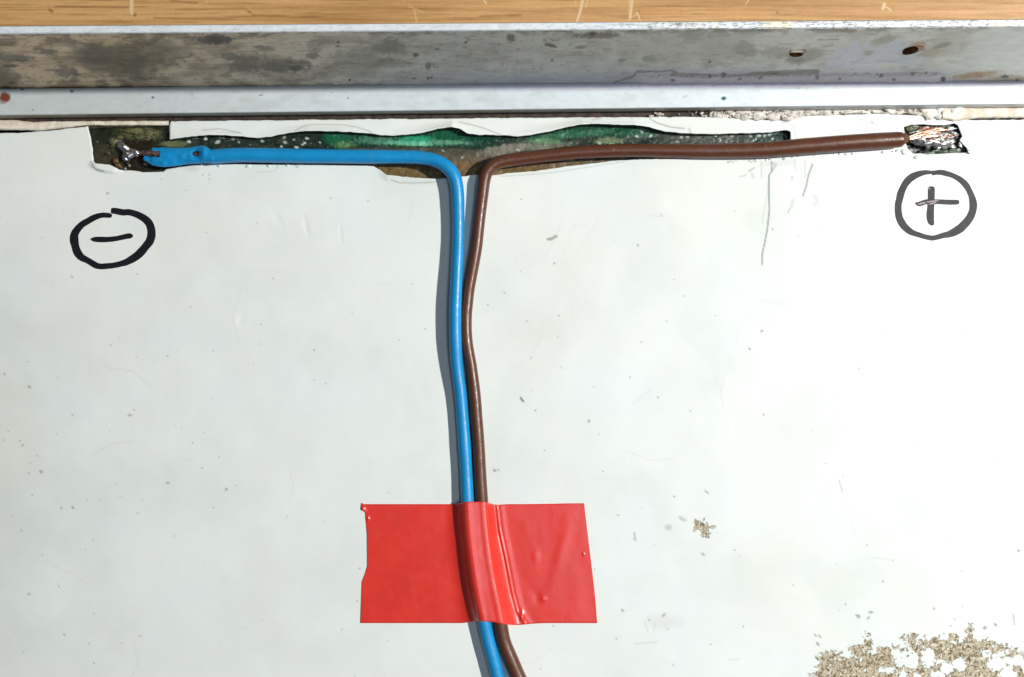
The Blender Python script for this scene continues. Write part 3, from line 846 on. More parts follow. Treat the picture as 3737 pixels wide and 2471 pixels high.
for x, y, rx, ry in ((2720, 428, 24, 11), (2770, 424, 30, 15), (2820, 425, 26, 15), (2865, 400, 22, 9), (2870, 436, 20, 8), (2408, 417, 15, 6), (2376, 424, 10, 5), (3240, 402, 14, 7), (3370, 400, 16, 12), (3385, 420, 20, 18),
                     (3500, 390, 20, 12), (3515, 380, 16, 10), (3455, 410, 24, 12), (3280, 398, 16, 6), (2940, 392, 30, 6), (2830, 400, 14, 9), (2660, 408, 14, 8), (2560, 414, 8, 5), (3110, 410, 40, 5), (3180, 396, 20, 6)):
    it.append((x, y, 0.5e-4, rx, ry, 7, rn.uniform(-10, 10)))
for i in range(60):
    x = rn.uniform(2380, 3420); y = np.interp(x, [2380, 3420], [418, 400]) + rn.uniform(-10, 12)
    it.append((x, y, 0.0, rn.uniform(2, 6), rn.uniform(1.5, 4), 3, rn.uniform(-40, 40)))
link('crumbled_sealant', strip_mesh('crumbled_sealant', [(2560, 408), (2900, 396), (3460, 386)], [(2560, 428), (2700, 432), (2880, 446), (2930, 426), (3200, 417), (3330, 420), (3460, 438)],
                                    -0.6e-4, -5e-4, 2590, 3462, 23, 7e-4, 16, 3), CRUST, panel)
link('crumbled_sealant', lumps('crumbled_sealant', it, 4), CRUST, panel)


it = []
rn = random.Random(3)
for i in range(22):
    x = rn.uniform(2640, 3300); y = np.interp(x, [2640, 2780, 2916, 3094, 3290], [586, 582, 570, 556, 545]) + rn.uniform(-2, 7)
    it.append((x, y, 1e-5, rn.uniform(3, 9), rn.uniform(2, 5), 3, rn.uniform(-30, 30)))
for x, y, r_ in ((2866, 577, 9), (2812, 578, 8), (2758, 586, 7), (3300, 556, 9), (3345, 574, 8), (906, 607, 7), (800, 606, 5), (1050, 603, 6), (735, 602, 4), (980, 606, 5)):
    it.append((x, y, 1e-5, r_ * 1.3, r_ * .8, 4, rn.uniform(-20, 20)))
TORN = m_lump('torn_film', (232, 238, 232), (214, 218, 212), 0.8, 0.6, 0.03)
for i, t_ in enumerate(it):
    link('film_scrap', lumps('film_scrap', [t_], 14 + i), TORN, panel)


# ---- frame (wall + rim) with inner lip as sub-part ----
def frame_y(px, y0):        # the frame line, world y at sloped position
    return y0 + (px - CX) * (-SLOPE) * S


YW = 0.04106; ZL = 0.0025; ZT = 0.02845


def build_frame():
    xs = np.concatenate([np.linspace(-2600, -330, 10), np.arange(-300, 4040, 3.5), np.linspace(4070, 6300, 10)])
    # profile of wall: outer foot -> outer top -> rounded rim -> inner top -> inner foot
    prof = [(YW + .0011, -0.0068), (YW + .0011, 0.0), (YW + .0011, .012), (YW + .0011, .024), (YW + .00108, ZT - .0004)]
    for a in np.linspace(10, 80, 6):
        prof.append((YW + .0011 - .00035 + .00035 * math.cos(R(a)), ZT - .00035 + .00035 * math.sin(R(a))))
    for t in np.linspace(0, 1, 6)[1:-1]:
        prof.append((YW + .00075 - t * .0005, ZT))
    for a in np.linspace(90, 175, 6):
        prof.append((YW + .00022 + .00022 * math.cos(R(a)), ZT - .00022 + .00022 * math.sin(R(a))))
    nrim = len(prof)
    zz = np.linspace(ZT - .0003, ZL - .0004, 130)
    prof += [(YW, z) for z in zz]
    P = np.array(prof)
    # stretch px so that it matches the photo at wall depth
    Zg = np.broadcast_to(P[:, 1][:, None], (len(P), len(xs))).copy()
    Yb = np.broadcast_to(P[:, 0][:, None], (len(P), len(xs)))
    Xw = np.broadcast_to(((xs - CX) * S)[None, :], Zg.shape)
    PXi = Xw / (S * (H - Zg) / H) + CX                # photo px where this vertex shows
    Yw = Yb - SLOPE * Xw * 0.62
    PYi = CY - Yw / (S * (H - Zg) / H)
    f = (ZT - Zg) / (ZT - ZL)
    # perspective-correct fraction from the top edge (0) to the foot (1)
    yt = CY - (YW - SLOPE * Xw * .62) / (S * (H - ZT) / H); ybm = CY - (YW - SLOPE * Xw * .62) / (S * (H - ZL) / H)
    f = np.clip((PYi - yt) / (ybm - yt), -0.1, 1.1)
    X = PXi; Yp = f * 200.0
    # ---- paint (f*200 ~ pixels down the wall) ----
    n1 = fbm(X, Yp, 120, 34, 201, 5, .55); n2 = fbm(X, Yp, 46, 20, 205, 5, .6); n3 = fbm(X, Yp, 14, 8, 209, 4, .6)
    col = np.broadcast_to(lin((202, 202, 196)), X.shape + (3,)).copy()
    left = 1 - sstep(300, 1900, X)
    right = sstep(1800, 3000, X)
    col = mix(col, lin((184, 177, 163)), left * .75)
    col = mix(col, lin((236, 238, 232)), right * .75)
    col = mix(col, lin((118, 106, 88)), sstep(.40, .70, n1) * (.22 + .58 * left))
    col = mix(col, lin((98, 84, 66)), sstep(.54, .70, n2) * (.12 + .62 * left) * (1 - .6 * right))
    col = mix(col, lin((206, 202, 194)), sstep(.60, .74, fbm(X, Yp, 60, 16, 221, 4)) * .42 * sstep(10, 40, Yp))
    col = mix(col, lin((84, 76, 64)), sstep(.66, .72, n3) * .45 * (1 - .5 * right))
    col = mix(col, lin((222, 218, 210)), sstep(.56, .74, fbm(X, Yp, 160, 7, 231, 4)) * .2)
    col = mix(col, lin((110, 98, 82)), sstep(.58, .74, fbm(X, Yp, 60, 12, 235, 4)) * .3)
    # dirt just under the rim
    col = mix(col, lin((98, 90, 76)), (1 - sstep(0, 26, Yp - 20 * (n2 - .5))) * sstep(.42, .6, n2) * .7)
    # bluish zone towards the foot
    col = mix(col, lin((168, 172, 188)), sstep(120, 190, Yp) * sstep(1100, 2000, X) * .7 * (1 - sstep(3400, 3600, X)))

    def B(cx, cy, rx, ry, c, a=1., ang=0, warp=.45, soft=.3, seed=1):
        nonlocal col
        m = np.zeros(X.shape)
        sel = (np.abs(X - cx) < rx * 2 + 20)
        cols = np.where(sel.any(0))[0]
        if len(cols) == 0: return
        s_ = slice(cols[0], cols[-1] + 1)
        m = blob(X[:, s_], Yp[:, s_], cx, cy, rx, ry, ang, soft, warp, seed)
        col[:, s_] = mix(col[:, s_], lin(c), m * a)
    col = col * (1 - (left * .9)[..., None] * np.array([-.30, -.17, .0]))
    # left end stains   (x, px below rim edge)
    B(420, 100, 150, 60, (96, 90, 74), .75, 8, seed=3); B(560, 80, 120, 50, (92, 86, 70), .6, 0, seed=4); B(50, 90, 70, 14, (84, 80, 68), .8, 4, seed=5)
    B(350, 88, 50, 22, (88, 72, 60), .6, 20, seed=6); B(785, 28, 70, 17, (82, 64, 50), .95, 0, seed=7); B(800, 30, 48, 12, (70, 54, 42), .6, 0, seed=8)
    B(245, 145, 40, 20, (80, 74, 60), .7, 0, seed=9); B(35, 120, 30, 7, (70, 62, 50), .8, seed=10); B(15, 170, 60, 40, (76, 64, 50), .7, seed=11)
    B(175, 70, 34, 10, (84, 74, 62), .8, seed=12); B(330, 50, 44, 10, (90, 82, 68), .5, 15, seed=13); B(510, 172, 40, 8, (78, 72, 60), .7, seed=14)
    B(1040, 125, 90, 26, (84, 78, 64), .8, 0, seed=15); B(1080, 135, 26, 10, (74, 60, 46), .9, 0, seed=16); B(900, 120, 60, 30, (88, 84, 72), .7, seed=17)
    B(840, 90, 30, 14, (84, 80, 66), .7, seed=18); B(960, 60, 40, 10, (88, 82, 70), .6, 10, seed=19); B(1140, 90, 22, 12, (96, 92, 80), .7, seed=20)
    B(1420, 60, 60, 26, (104, 100, 88), .7, seed=21); B(1516, 90, 12, 8, (78, 74, 62), .9, seed=22); B(1563, 130, 10, 14, (92, 88, 78), .8, seed=23)
    B(1235, 40, 6, 4, (56, 54, 48), 1, seed=24); B(1232, 56, 10, 3, (64, 60, 52), .9, seed=25); B(1276, 180, 5, 5, (50, 50, 46), 1, warp=.1, seed=26)
    B(1562, 176, 5, 5, (44, 46, 42), 1, warp=.1, seed=27); B(1574, 174, 4, 4, (44, 46, 42), 1, warp=.1, seed=28); B(1510, 176, 10, 4, (66, 66, 60), .8, seed=29)
    B(1865, 30, 17, 14, (92, 82, 76), .9, seed=30); B(1700, 45, 6, 5, (88, 84, 76), .8, seed=31); B(1595, 68, 12, 4, (84, 82, 72), .8, -15, seed=32)
    B(1300, 120, 110, 50, (112, 108, 94), .45, seed=33); B(1430, 120, 70, 16, (108, 104, 92), .5, seed=34)
    # middle
    B(2180, 22, 80, 12, (104, 88, 76), .8, seed=35); B(2162, 16, 10, 8, (70, 48, 40), .9, seed=36); B(2010, 58, 22, 6, (76, 72, 60), .9, 12, seed=37)
    B(2015, 112, 6, 5, (86, 88, 84), .9, seed=38); B(2120, 65, 22, 7, (100, 98, 88), .6, seed=39); B(2370, 110, 24, 12, (132, 132, 120), .7, seed=40)
    B(2270, 115, 16, 6, (120, 120, 110), .7, seed=41); B(2590, 122, 6, 5, (76, 78, 80), .9, seed=42); B(2540, 28, 60, 14, (150, 144, 132), .7, seed=43)
    B(2680, 6, 18, 7, (120, 112, 110), .9, seed=44); B(2570, 30, 18, 8, (206, 206, 200), .8, -20, seed=45); B(2720, 75, 40, 30, (140, 138, 122), .6, seed=46)
    B(2840, 90, 60, 20, (150, 148, 130), .5, seed=47); B(2500, 70, 260, 60, (176, 176, 164), .4, seed=48)
    # lower crust line
    for p, w, c, a in (([(2245, 196), (2280, 184), (2310, 176), (2325, 158), (2380, 154)], 4, (108, 100, 104), .85), ([(2385, 158), (2450, 153), (2470, 160)], 4, (112, 104, 106), .8),
                       ([(2455, 166), (2640, 178), (2700, 174), (2760, 170), (2985, 160)], 7, (132, 120, 116), .8), ([(2750, 168), (2980, 160)], 9, (124, 116, 108), .7),
                       ([(3290, 168), (3420, 170)], 4, (150, 144, 140), .5), ([(3200, 122), (3290, 124)], 3, (150, 150, 162), .9), ([(3105, 130), (3145, 116)], 4, (150, 150, 162), .9),
                       ([(3030, 148), (3080, 136)], 4, (152, 150, 162), .8), ([(2990, 45), (3060, 42)], 3, (150, 148, 136), .7), ([(3000, 70), (3040, 66)], 3, (152, 150, 138), .7)):
        m = line_mask(X, Yp + 10 * (n3 - .5), p, w, 3)
        col = mix(col, lin(c), m * a)
    crust = sstep(2300, 2380, X) * (1 - sstep(3420, 3500, X)) * sstep(166, 178, Yp + 16 * (n3 - .5))
    col = mix(col, lin((204, 196, 204)), crust * .85)
    for x_, r_ in ((2455, 9), (2525, 6), (2590, 7), (2640, 9), (2700, 7), (2775, 8), (2983, 8), (3200, 5), (3262, 7), (3330, 7), (3380, 6), (3120, 5), (3065, 6), (3215, 8)):
        B(x_, 168 + (x_ % 13) * 1.6, r_, r_ * .8, (112, 92, 94), .85, seed=int(x_))
    # right: whitish bloom, stains, the two holes
    B(3140, 105, 130, 52, (214, 216, 232), .75, -6, .9, seed=50); B(3270, 70, 50, 26, (206, 210, 222), .9, 10, seed=51); B(3330, 118, 70, 22, (206, 210, 218), .85, seed=52)
    B(2945, 105, 60, 22, (160, 158, 146), .8, -20, seed=53); B(2900, 118, 34, 12, (140, 136, 124), .8, seed=54); B(3170, 92, 20, 10, (176, 174, 160), .8, seed=55)
    B(3230, 45, 50, 14, (168, 164, 146), .8, -15, seed=56); B(3390, 95, 50, 16, (168, 160, 140), .8, 0, seed=57); B(3470, 60, 80, 50, (188, 184, 168), .7, -20, seed=58)
    B(3520, 60, 12, 44, (160, 146, 122), .8, 24, seed=59); B(3545, 14, 40, 10, (166, 154, 132), .8, -10, seed=60); B(3440, 68, 34, 8, (142, 136, 120), .8, -15, seed=61)
    B(3095, 12, 34, 6, (156, 138, 110), .9, seed=62); B(3600, 5, 20, 6, (160, 148, 128), .8, seed=63); B(3500, 40, 40, 22, (206, 206, 200), .7, seed=64)
    B(3660, 90, 160, 80, (206, 210, 206), .8, 0, .3, seed=65); B(3560, 178, 90, 12, (180, 150, 108), .9, -6, .3, seed=66); B(3555, 180, 34, 14, (170, 124, 76), .8, -5, seed=67)
    B(3580, 196, 60, 12, (206, 192, 178), .8, 0, seed=68); B(3680, 190, 70, 14, (190, 168, 140), .8, 0, seed=69); B(3442, 188, 10, 9, (36, 44, 46), 1, 0, .2, seed=70)
    B(3538, 205, 10, 7, (24, 46, 42), 1, 0, .2, seed=71); B(3668, 184, 14, 7, (70, 62, 66), .9, 0, .4, seed=72); B(3712, 196, 6, 5, (90, 84, 80), .9, seed=73)
    B(2945, 66, 16, 6, (196, 194, 186), .8, -20, seed=74)
    B(3342, 76, 40, 17, (178, 128, 72), .9, -14, .4, seed=75); B(3330, 96, 34, 12, (214, 214, 222), .6, -14, .3, seed=76)
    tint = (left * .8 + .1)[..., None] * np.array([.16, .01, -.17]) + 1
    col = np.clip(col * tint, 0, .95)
    col = mix(col, lin((250, 251, 250)), sstep(3350, 3750, X) * .45 * (1 - sstep(150, 170, Yp)))  # right end whitened, the stronger light there put into the wall colour
    # rim: bright, speckled with dark pits, outer edge darkened for dirt and the shading of its rounding
    rim = (Zg > ZT - .00045)
    rc = np.broadcast_to(lin((226, 232, 236)), X.shape + (3,)).copy()
    rs = fbm(X, Yb * 1e6 / 20, 9, 6, 301, 3)
    rc = mix(rc, lin((120, 108, 90)), sstep(.64, .72, rs) * (.12 + .7 * sstep(2000, 2600, X)))
    rc = mix(rc, lin((236, 232, 206)), sstep(.5, .7, fbm(X, 0 * X, 130, 30, 305, 3)) * sstep(2400, 2800, X) * .8)
    rc = mix(rc, lin((90, 84, 70)), sstep(.60, .68, fbm(X, Yb * 1e6 / 20, 22, 5, 309, 3)) * (.2 + .4 * sstep(1800, 2600, X)))
    col = np.where(rim[..., None], rc, col)
    out = (Yb > YW + .0009)
    col = np.where(out[..., None], mix(rc, lin((120, 112, 98)), np.ones(X.shape) * .8), col)
    # relief: pits, crust
    dY = -(np.where(Yp > 168, 1, 0) * crust) * 2.2e-4 * (0.4 + n3) + (n2 - .5) * 1.2e-4 * (~rim & ~out)
    # ---- real holes through the wall ----
    Yw2 = Yw + dY
    V = np.stack([Xw, Yw2, Zg], -1)
    q = grid_quads(*X.shape, flip=True)
    qx = X.ravel()[q].mean(1); qy = Yp.ravel()[q].mean(1)
    h1 = (np.abs(qx - 2905) / 25) ** 4 + (np.abs(qy - 93) / 12) ** 4 < 1
    ca, sa = math.cos(R(-14)), math.sin(R(-14))
    u = ((qx - 3322) * ca + (qy - 86) * sa) / 31; v = (-(qx - 3322) * sa + (qy - 86) * ca) / 14
    h2 = u * u + v * v < 1
    inner = (qy > 5) & (Yb.ravel()[q].mean(1) < YW + 1e-5)
    q = q[~((h1 | h2) & inner)]
    me = np_mesh('frame', V.reshape(-1, 3), q, col.reshape(-1, 3))
    fr = link('frame', me, WALL, panel)
    return fr


frame = build_frame()

# what shows through the two wall holes: rust coloured pocket wall and an added pale block, coloured bright to look lit
def pocket(px, f_y, w, h, mat_c, name):
    z0 = None
    # invert: find z at which the wall line shows at rim + f_y px
    for z in np.linspace(ZT, ZL, 400):
        k = S * (H - z) / H
        xw = (px - CX) * k
        yw = YW - SLOPE * xw * .62
        yt_ = CY - (YW - SLOPE * xw * .62) / (S * (H - ZT) / H)
        ybm_ = CY - (YW - SLOPE * xw * .62) / (S * (H - ZL) / H)
        if (CY - yw / k - yt_) / (ybm_ - yt_) * 200 >= f_y:
            z0 = z; break
    return xw, yw, z0


for px, fy in ((2905, 93), (3322, 86)):
    xw, yw, z0 = pocket(px, fy, 0, 0, None, '')
    ang = 0 if px < 3000 else R(-14)
    # short sleeve behind the hole
    vs, fs = [], []
    nu = 28
    for j, (dy, s) in enumerate(((-.00004, 1.06), (.0003, 1.02), (.00085, .98))):
        for i in range(nu):
            a = 2 * math.pi * i / nu
            cx_, cz_ = math.cos(a), math.sin(a)
            if px < 3000:
                cx_ = math.copysign(abs(cx_) ** .5, cx_); cz_ = math.copysign(abs(cz_) ** .5, cz_)
            X_ = cx_ * .00106 * s * (1.0 if px < 3000 else 1.25); Z_ = cz_ * .00152 * s * (1.0 if px < 3000 else 1.2)
            vs.append((xw + X_, yw + dy, z0 + Z_ + (X_ * .25 if px > 3000 else 0)))
    for j in range(2):
        for i in range(nu):
            fs.append((j * nu + i, j * nu + (i + 1) % nu, (j + 1) * nu + (i + 1) % nu, (j + 1) * nu + i))
    me = bpy.data.meshes.new('screw_hole'); me.from_pydata(vs, [], fs); me.update()
    link('screw_hole', me, m_lump('rusty_hole_edge', (150, 98, 52), (84, 56, 38), 1.2), frame)
    if px < 3000:
        link('added_pale_block', box_mesh('added_pale_block', xw - .00098, xw + .00092, yw + .00006, yw + .0006, z0 + .0002, z0 + .0013),
             m_lump('brightened_tan', (252, 236, 206), (244, 222, 184), .8, .4), frame)


def build_lip():
    xs = np.concatenate([np.linspace(-2600, -330, 10), np.arange(-300, 4040, 3.5), np.linspace(4070, 6300, 10)])
    YE = 0.0370
    prof = [(YW + .0002, ZL - .0001)]
    for t in np.linspace(0, 1, 34)[1:]:
        prof.append((YW + .0002 + (YE + .0002 - YW - .0002) * t, ZL))
    for a in np.linspace(95, 175, 6):
        prof.append((YE + .00018 + .00018 * math.cos(R(a)), ZL - .00018 + .00018 * math.sin(R(a))))
    for z in np.linspace(ZL - .0003, -0.0004, 16):
        prof.append((YE, z))
    P = np.array(prof)
    Zg = np.broadcast_to(P[:, 1][:, None], (len(P), len(xs))).copy(); Yb = np.broadcast_to(P[:, 0][:, None], Zg.shape)
    Xw = np.broadcast_to(((xs - CX) * S)[None, :], Zg.shape)
    Yw = Yb - SLOPE * Xw
    X = Xw / (S * (H - Zg) / H) + CX
    d = (YW - Yb) / S / ((H - ZL) / H)         # px below the wall foot
    n3 = fbm(X, d, 14, 8, 409, 4); n2 = fbm(X, d, 50, 30, 405, 4)
    col = np.broadcast_to(lin((216, 224, 228)), X.shape + (3,)).copy()
    col = mix(col, lin((202, 210, 208)), sstep(.5, .7, n2) * .5)
    col = mix(col, lin((196, 204, 202)), (1 - sstep(200, 1400, X)) * .6)
    edge = (Zg < ZL - .0002) & (Yb < YE + .0001)
    ec = np.broadcast_to(lin((150, 150, 144)), X.shape + (3,)).copy()  # edge face greyed, its grazing light put into the colour
    ec = mix(ec, lin((86, 72, 60)), sstep(.0012, .0, Zg) * .9)
    ec = mix(ec, lin((112, 100, 84)), (1 - sstep(0, 900, X)) * .6)
    ec = mix(ec, lin((232, 232, 238)), sstep(2500, 2950, X) * .75)
    ec = mix(ec, lin((80, 74, 62)), sstep(.56, .66, fbm(X, Zg * 4e4, 60, 14, 421, 4)) * .5)
    col = np.where(edge[..., None], ec, col)
    top = ~edge

    def B(cx, dy, rx, ry, c, a=1., ang=0, warp=.35, seed=1):
        nonlocal col
        m = blob(X, d, cx, dy, rx, ry, ang, .3, warp, seed) * top
        col = mix(col, lin(c), m * a)
    for cx, dy, rx, ry, c, a in ((18, 28, 20, 20, (122, 66, 42), 1), (8, 46, 12, 8, (150, 140, 130), .7), (262, 8, 7, 5, (92, 90, 92), .9), (558, 34, 5, 4, (96, 96, 96), .9), (120, 74, 4, 3, (120, 120, 120), .8),
                                 (82, -1, 8, 3, (80, 78, 76), .9), (952, 30, 9, 3, (150, 154, 154), .9), (1270, 44, 5, 2, (140, 146, 146), .8), (700, 24, 5, 3, (160, 164, 168), .7), (1212, 24, 4, 2, (160, 164, 170), .7),
                                 (2641, 60, 9, 7, (26, 82, 84), 1), (2500, 52, 10, 4, (180, 190, 196), .8), (2912, 24, 13, 6, (176, 178, 150), .8), (2945, 26, 6, 4, (180, 182, 160), .6), (3688, 20, 5, 4, (150, 158, 150), .8),
                                 (3726, 28, 5, 4, (190, 180, 120), .8), (3630, 26, 3, 3, (190, 186, 130), .8), (3536, 40, 4, 4, (150, 160, 170), .7), (3510, 26, 34, 4, (204, 216, 222), .8), (2860, 24, 60, 3, (190, 200, 205), .6)):
        B(cx, dy, rx, ry, c, a, -20 if cx == 2500 else 0, .2, int(cx) + 3)
    # mauve corrosion creeping from the wall foot, plus a painted bounce-light strip
    cr = sstep(2230, 2330, X) * (1 - sstep(3300, 3700, X)) * (1 - sstep(6, 16, d + 14 * (n3 - .5)))
    col = mix(col, lin((240, 236, 250)), (1 - sstep(14, 30, d)) * sstep(1000, 2400, X) * top * .9)  # pale lavender lifts the wall's shadow strip, bounce light put into colour
    col = mix(col, lin((214, 206, 220)), cr * top * .7)
    for i in range(60):
        random.seed(i + 900)
        B(random.uniform(-200, 3900), random.uniform(2, 86), random.uniform(1.5, 3), random.uniform(1.2, 2.2), (140, 144, 144), .5, 0, .2, i)
    Z2 = Zg + cr * top * 1.6e-4 * (0.5 + n3)
    V = np.stack([Xw, Yw, Z2], -1)
    me = np_mesh('inner_lip', V.reshape(-1, 3), grid_quads(*X.shape, flip=True), col.reshape(-1, 3))
    link('inner_lip', me, LIP, frame)


build_lip()


# ---- marker symbols ----
def ribbon(name, mat, strokes, ox, oy, s, parent, dz=3.5e-5, label=None):
    vs, fs = [], []
    for kk, st in enumerate(strokes):
        P = pl_interp(st, 8)
        n = len(P); T = np.gradient(P[:, :2], axis=0); T /= np.linalg.norm(T, axis=1)[:, None] + 1e-9
        N = np.stack([-T[:, 1], T[:, 0]], -1)
        hw = np.maximum(P[:, 2], 3)
        j = (fbm(np.arange(n), 0 * np.arange(n), 5, 5, 600 + kk, 3) - .5) * .16
        j2 = (fbm(np.arange(n), 0 * np.arange(n), 5, 5, 660 + kk, 3) - .5) * .16
        A = P[:, :2] + N * (hw * (1 + j))[:, None]; Bp = P[:, :2] - N * (hw * (1 + j2))[:, None]
        off = len(vs)
        L3 = np.stack([A, P[:, :2], Bp], 1).reshape(-1, 2)
        qx, qy = ox + L3[:, 0] / s, oy + L3[:, 1] / s
        qz = sheet_z(qx, qy) + dz + kk * 6e-6
        vs += [W(float(a), float(b), float(c)) for a, b, c in zip(qx, qy, qz)]
        for i in range(n - 1):
            for q in (0, 1):
                fs.append((off + i * 3 + q, off + i * 3 + q + 1, off + i * 3 + q + 4, off + i * 3 + q + 3))
    me = bpy.data.meshes.new(name); me.from_pydata(vs, [], fs); me.update()
    if me.polygons[0].normal.z < 0: me.flip_normals()
    return link(name, me, mat, parent, label=label)


MR = [(1035, 160, 48), (1080, 165, 62), (1130, 170, 63), (1280, 195, 65), (1400, 195, 65), (1550, 235, 68), (1700, 310, 75), (1800, 400, 78), (1850, 500, 82), (1865, 640, 88), (1830, 780, 85), (1740, 900, 82),
      (1640, 1020, 85), (1500, 1130, 80), (1380, 1200, 70), (1250, 1245, 62), (1100, 1280, 58), (950, 1295, 60), (800, 1300, 60), (700, 1265, 65), (560, 1180, 65), (430, 1110, 75), (360, 1030, 85),
      (310, 900, 82), (285, 760, 88), (290, 660, 85), (340, 560, 75), (430, 460, 70), (550, 380, 65), (700, 300, 60), (830, 258, 55), (940, 255, 52), (1010, 262, 48), (1055, 275, 26)]
MB = [(615, 740, 8), (680, 748, 45), (800, 752, 57), (950, 750, 54), (1080, 742, 54), (1200, 722, 52), (1330, 690, 55), (1430, 678, 52), (1485, 688, 20)]
ribbon('marker_ring', INK_DARK, [MR], 220, 740, 5.6, panel, label='black hand drawn ring round the minus sign')
ribbon('minus_sign', INK_DARK, [MB], 220, 740, 5.6, panel)
PR = [(985, 255, 44), (1060, 245, 42), (1150, 242, 46), (1250, 262, 48), (1350, 295, 45), (1450, 345, 50), (1540, 410, 55), (1610, 490, 55), (1660, 580, 52), (1700, 680, 58), (1725, 800, 68), (1720, 900, 68),
      (1690, 1000, 68), (1620, 1110, 72), (1530, 1210, 75), (1420, 1290, 75), (1300, 1345, 60), (1180, 1370, 50), (1060, 1405, 45), (980, 1415, 45), (880, 1395, 45), (760, 1360, 45), (650, 1325, 50), (560, 1270, 60),
      (480, 1190, 62), (420, 1090, 65), (390, 980, 62), (383, 850, 62), (400, 740, 62), (430, 620, 62), (470, 520, 62), (530, 420, 62), (610, 340, 65), (700, 290, 60), (800, 255, 50), (900, 240, 40), (990, 244, 26)]
PV = [(975, 490, 30), (975, 510, 52), (975, 540, 60), (975, 700, 60), (965, 850, 62), (955, 1000, 68), (965, 1100, 62), (985, 1170, 40), (985, 1192, 12)]
PH = [(690, 790, 14), (760, 805, 42), (880, 768, 45), (1000, 765, 45), (1150, 768, 45), (1300, 775, 45), (1420, 775, 44), (1475, 770, 28)]
ribbon('marker_ring', INK_GLARE, [PR], 3200, 580, 4.9, panel, label='grey hand drawn ring round the plus sign')
plus = ribbon('plus_sign', INK_GLARE, [PV, PH], 3200, 580, 4.9, panel)
ribbon('scuff', INK_SCUFF, [[(725, 812, 6), (790, 800, 14), (868, 780, 12)], [(892, 772, 8), (1000, 758, 12), (1110, 738, 8)], [(925, 812, 6), (1000, 795, 12), (1065, 770, 8)], [(918, 540, 10), (955, 525, 10)]],
       3200, 580, 4.9, plus, dz=7e-5)

# ---- solder work on the panel ----
link('solder_joint', lumps('solder_joint', [(458, 538, 2e-4, 30, 12, 14, -36), (488, 553, 4e-4, 26, 8, 10, -20), (452, 540, -1e-4, 26, 12, 14, -38), (475, 552, 0, 28, 9, 13, -24), (470, 566, -1e-4, 22, 16, 13, 20), (497, 556, 1e-4, 22, 7, 9, -12), (462, 580, -2e-4, 14, 10, 9, 0), (440, 526, -1e-4, 12, 8, 10, -30),
                                             (500, 566, -1e-4, 14, 6, 8, 20)], 21), SOLDER, panel, label='small silver solder joint in the left window')
link('flux_residue', lumps('flux_residue', [(512, 483, -6e-4, 50, 13, 8, -3), (520, 500, -5.5e-4, 34, 8, 8, 0), (545, 488, -6e-4, 26, 12, 8, 0), (415, 520, -6e-4, 20, 15, 9, 20), (438, 503, -6e-4, 14, 8, 7, 0), (420, 535, -6e-4, 22, 7, 7, 10)], 8),
     RESIN, panel, label='olive flux residue above the solder joint')
link('flux_residue', lumps('flux_residue', [(422, 586, -6e-4, 12, 12, 6, 0), (432, 604, -6e-4, 16, 9, 6, -30), (466, 598, -6e-4, 8, 6, 5, 0), (392, 560, -6.5e-4, 10, 6, 4, 0)], 18), RESIN_BROWN, panel, label='brown flux residue below the solder joint')
it = []
rs_ = random.Random(5)
for i in range(9):
    x = 3345 + i * 17 + rs_.uniform(-5, 5); y = 505 + rs_.uniform(-14, 22)
    it.append((x, y, -2e-4 + rs_.uniform(0, 3e-4), rs_.uniform(14, 26), rs_.uniform(6, 10), rs_.uniform(7, 11), rs_.uniform(-5, 14)))
it += [(3402, 518, 7e-4, 34, 13, 7, 6), (3446, 522, 6e-4, 24, 14, 7, -4), (3362, 508, 8e-4, 20, 11, 7, 2), (3360, 500, 6e-4, 15, 9, 9, 20), (3410, 512, 6e-4, 30, 8, 7, 8), (3385, 520, 5e-4, 18, 7, 7, -10), (3440, 492, 6e-4, 24, 7, 6, 4), (3462, 515, 5e-4, 22, 12, 7, 0), (3425, 536, 2e-4, 13, 12, 7, 0)]
it += [(3460, 520, 0, 28, 14, 10, 4), (3420, 532, -1e-4, 16, 12, 9, 0), (3476, 538, -2e-4, 14, 7, 7, 0), (3372, 524, 0, 26, 10, 10, -10), (3385, 535, -2e-4, 9, 12, 8, 0), (3468, 470, 0, 20, 7, 8, 4), (3503, 530, -4e-4, 7, 12, 6, 30),
       (3342, 525, -2e-4, 7, 6, 7, 0), (3350, 500, 1e-4, 12, 12, 11, 10), (3400, 503, 1e-4, 24, 9, 10, 6), (3337, 483, -1e-4, 22, 6, 6, 10), (3535, 555, 1e-4, 7, 7, 4, 0), (3478, 500, -1e-4, 18, 8, 8, 0), (3400, 490, 6e-4, 20, 6, 6, 5), (3370, 513, 7e-4, 12, 7, 6, -5), (3435, 505, 7e-4, 16, 6, 6, 12), (3392, 528, 5e-4, 15, 7, 6, 3),
       (3480, 487, 2e-4, 14, 6, 7, 0), (3450, 533, 3e-4, 15, 8, 6, 5), (3415, 472, 2e-4, 26, 5, 6, 3), (3350, 480, 1e-4, 14, 5, 6, 12)]
link('solder_joint', lumps('solder_joint', it, 31), SOLDER_DULL, panel, label='broad glinting solder joint in the right window')
link('flux_residue', lumps('flux_residue', [(3322, 470, -6e-4, 20, 10, 6, -5), (3352, 476, -6e-4, 14, 8, 6, 0), (3440, 541, -6e-4, 34, 6, 6, 0)], 5), RESIN, panel, label='green flux residue round the right solder joint')

# ------------------------------------------------------------------ wires
def wire_r(px): return px * S


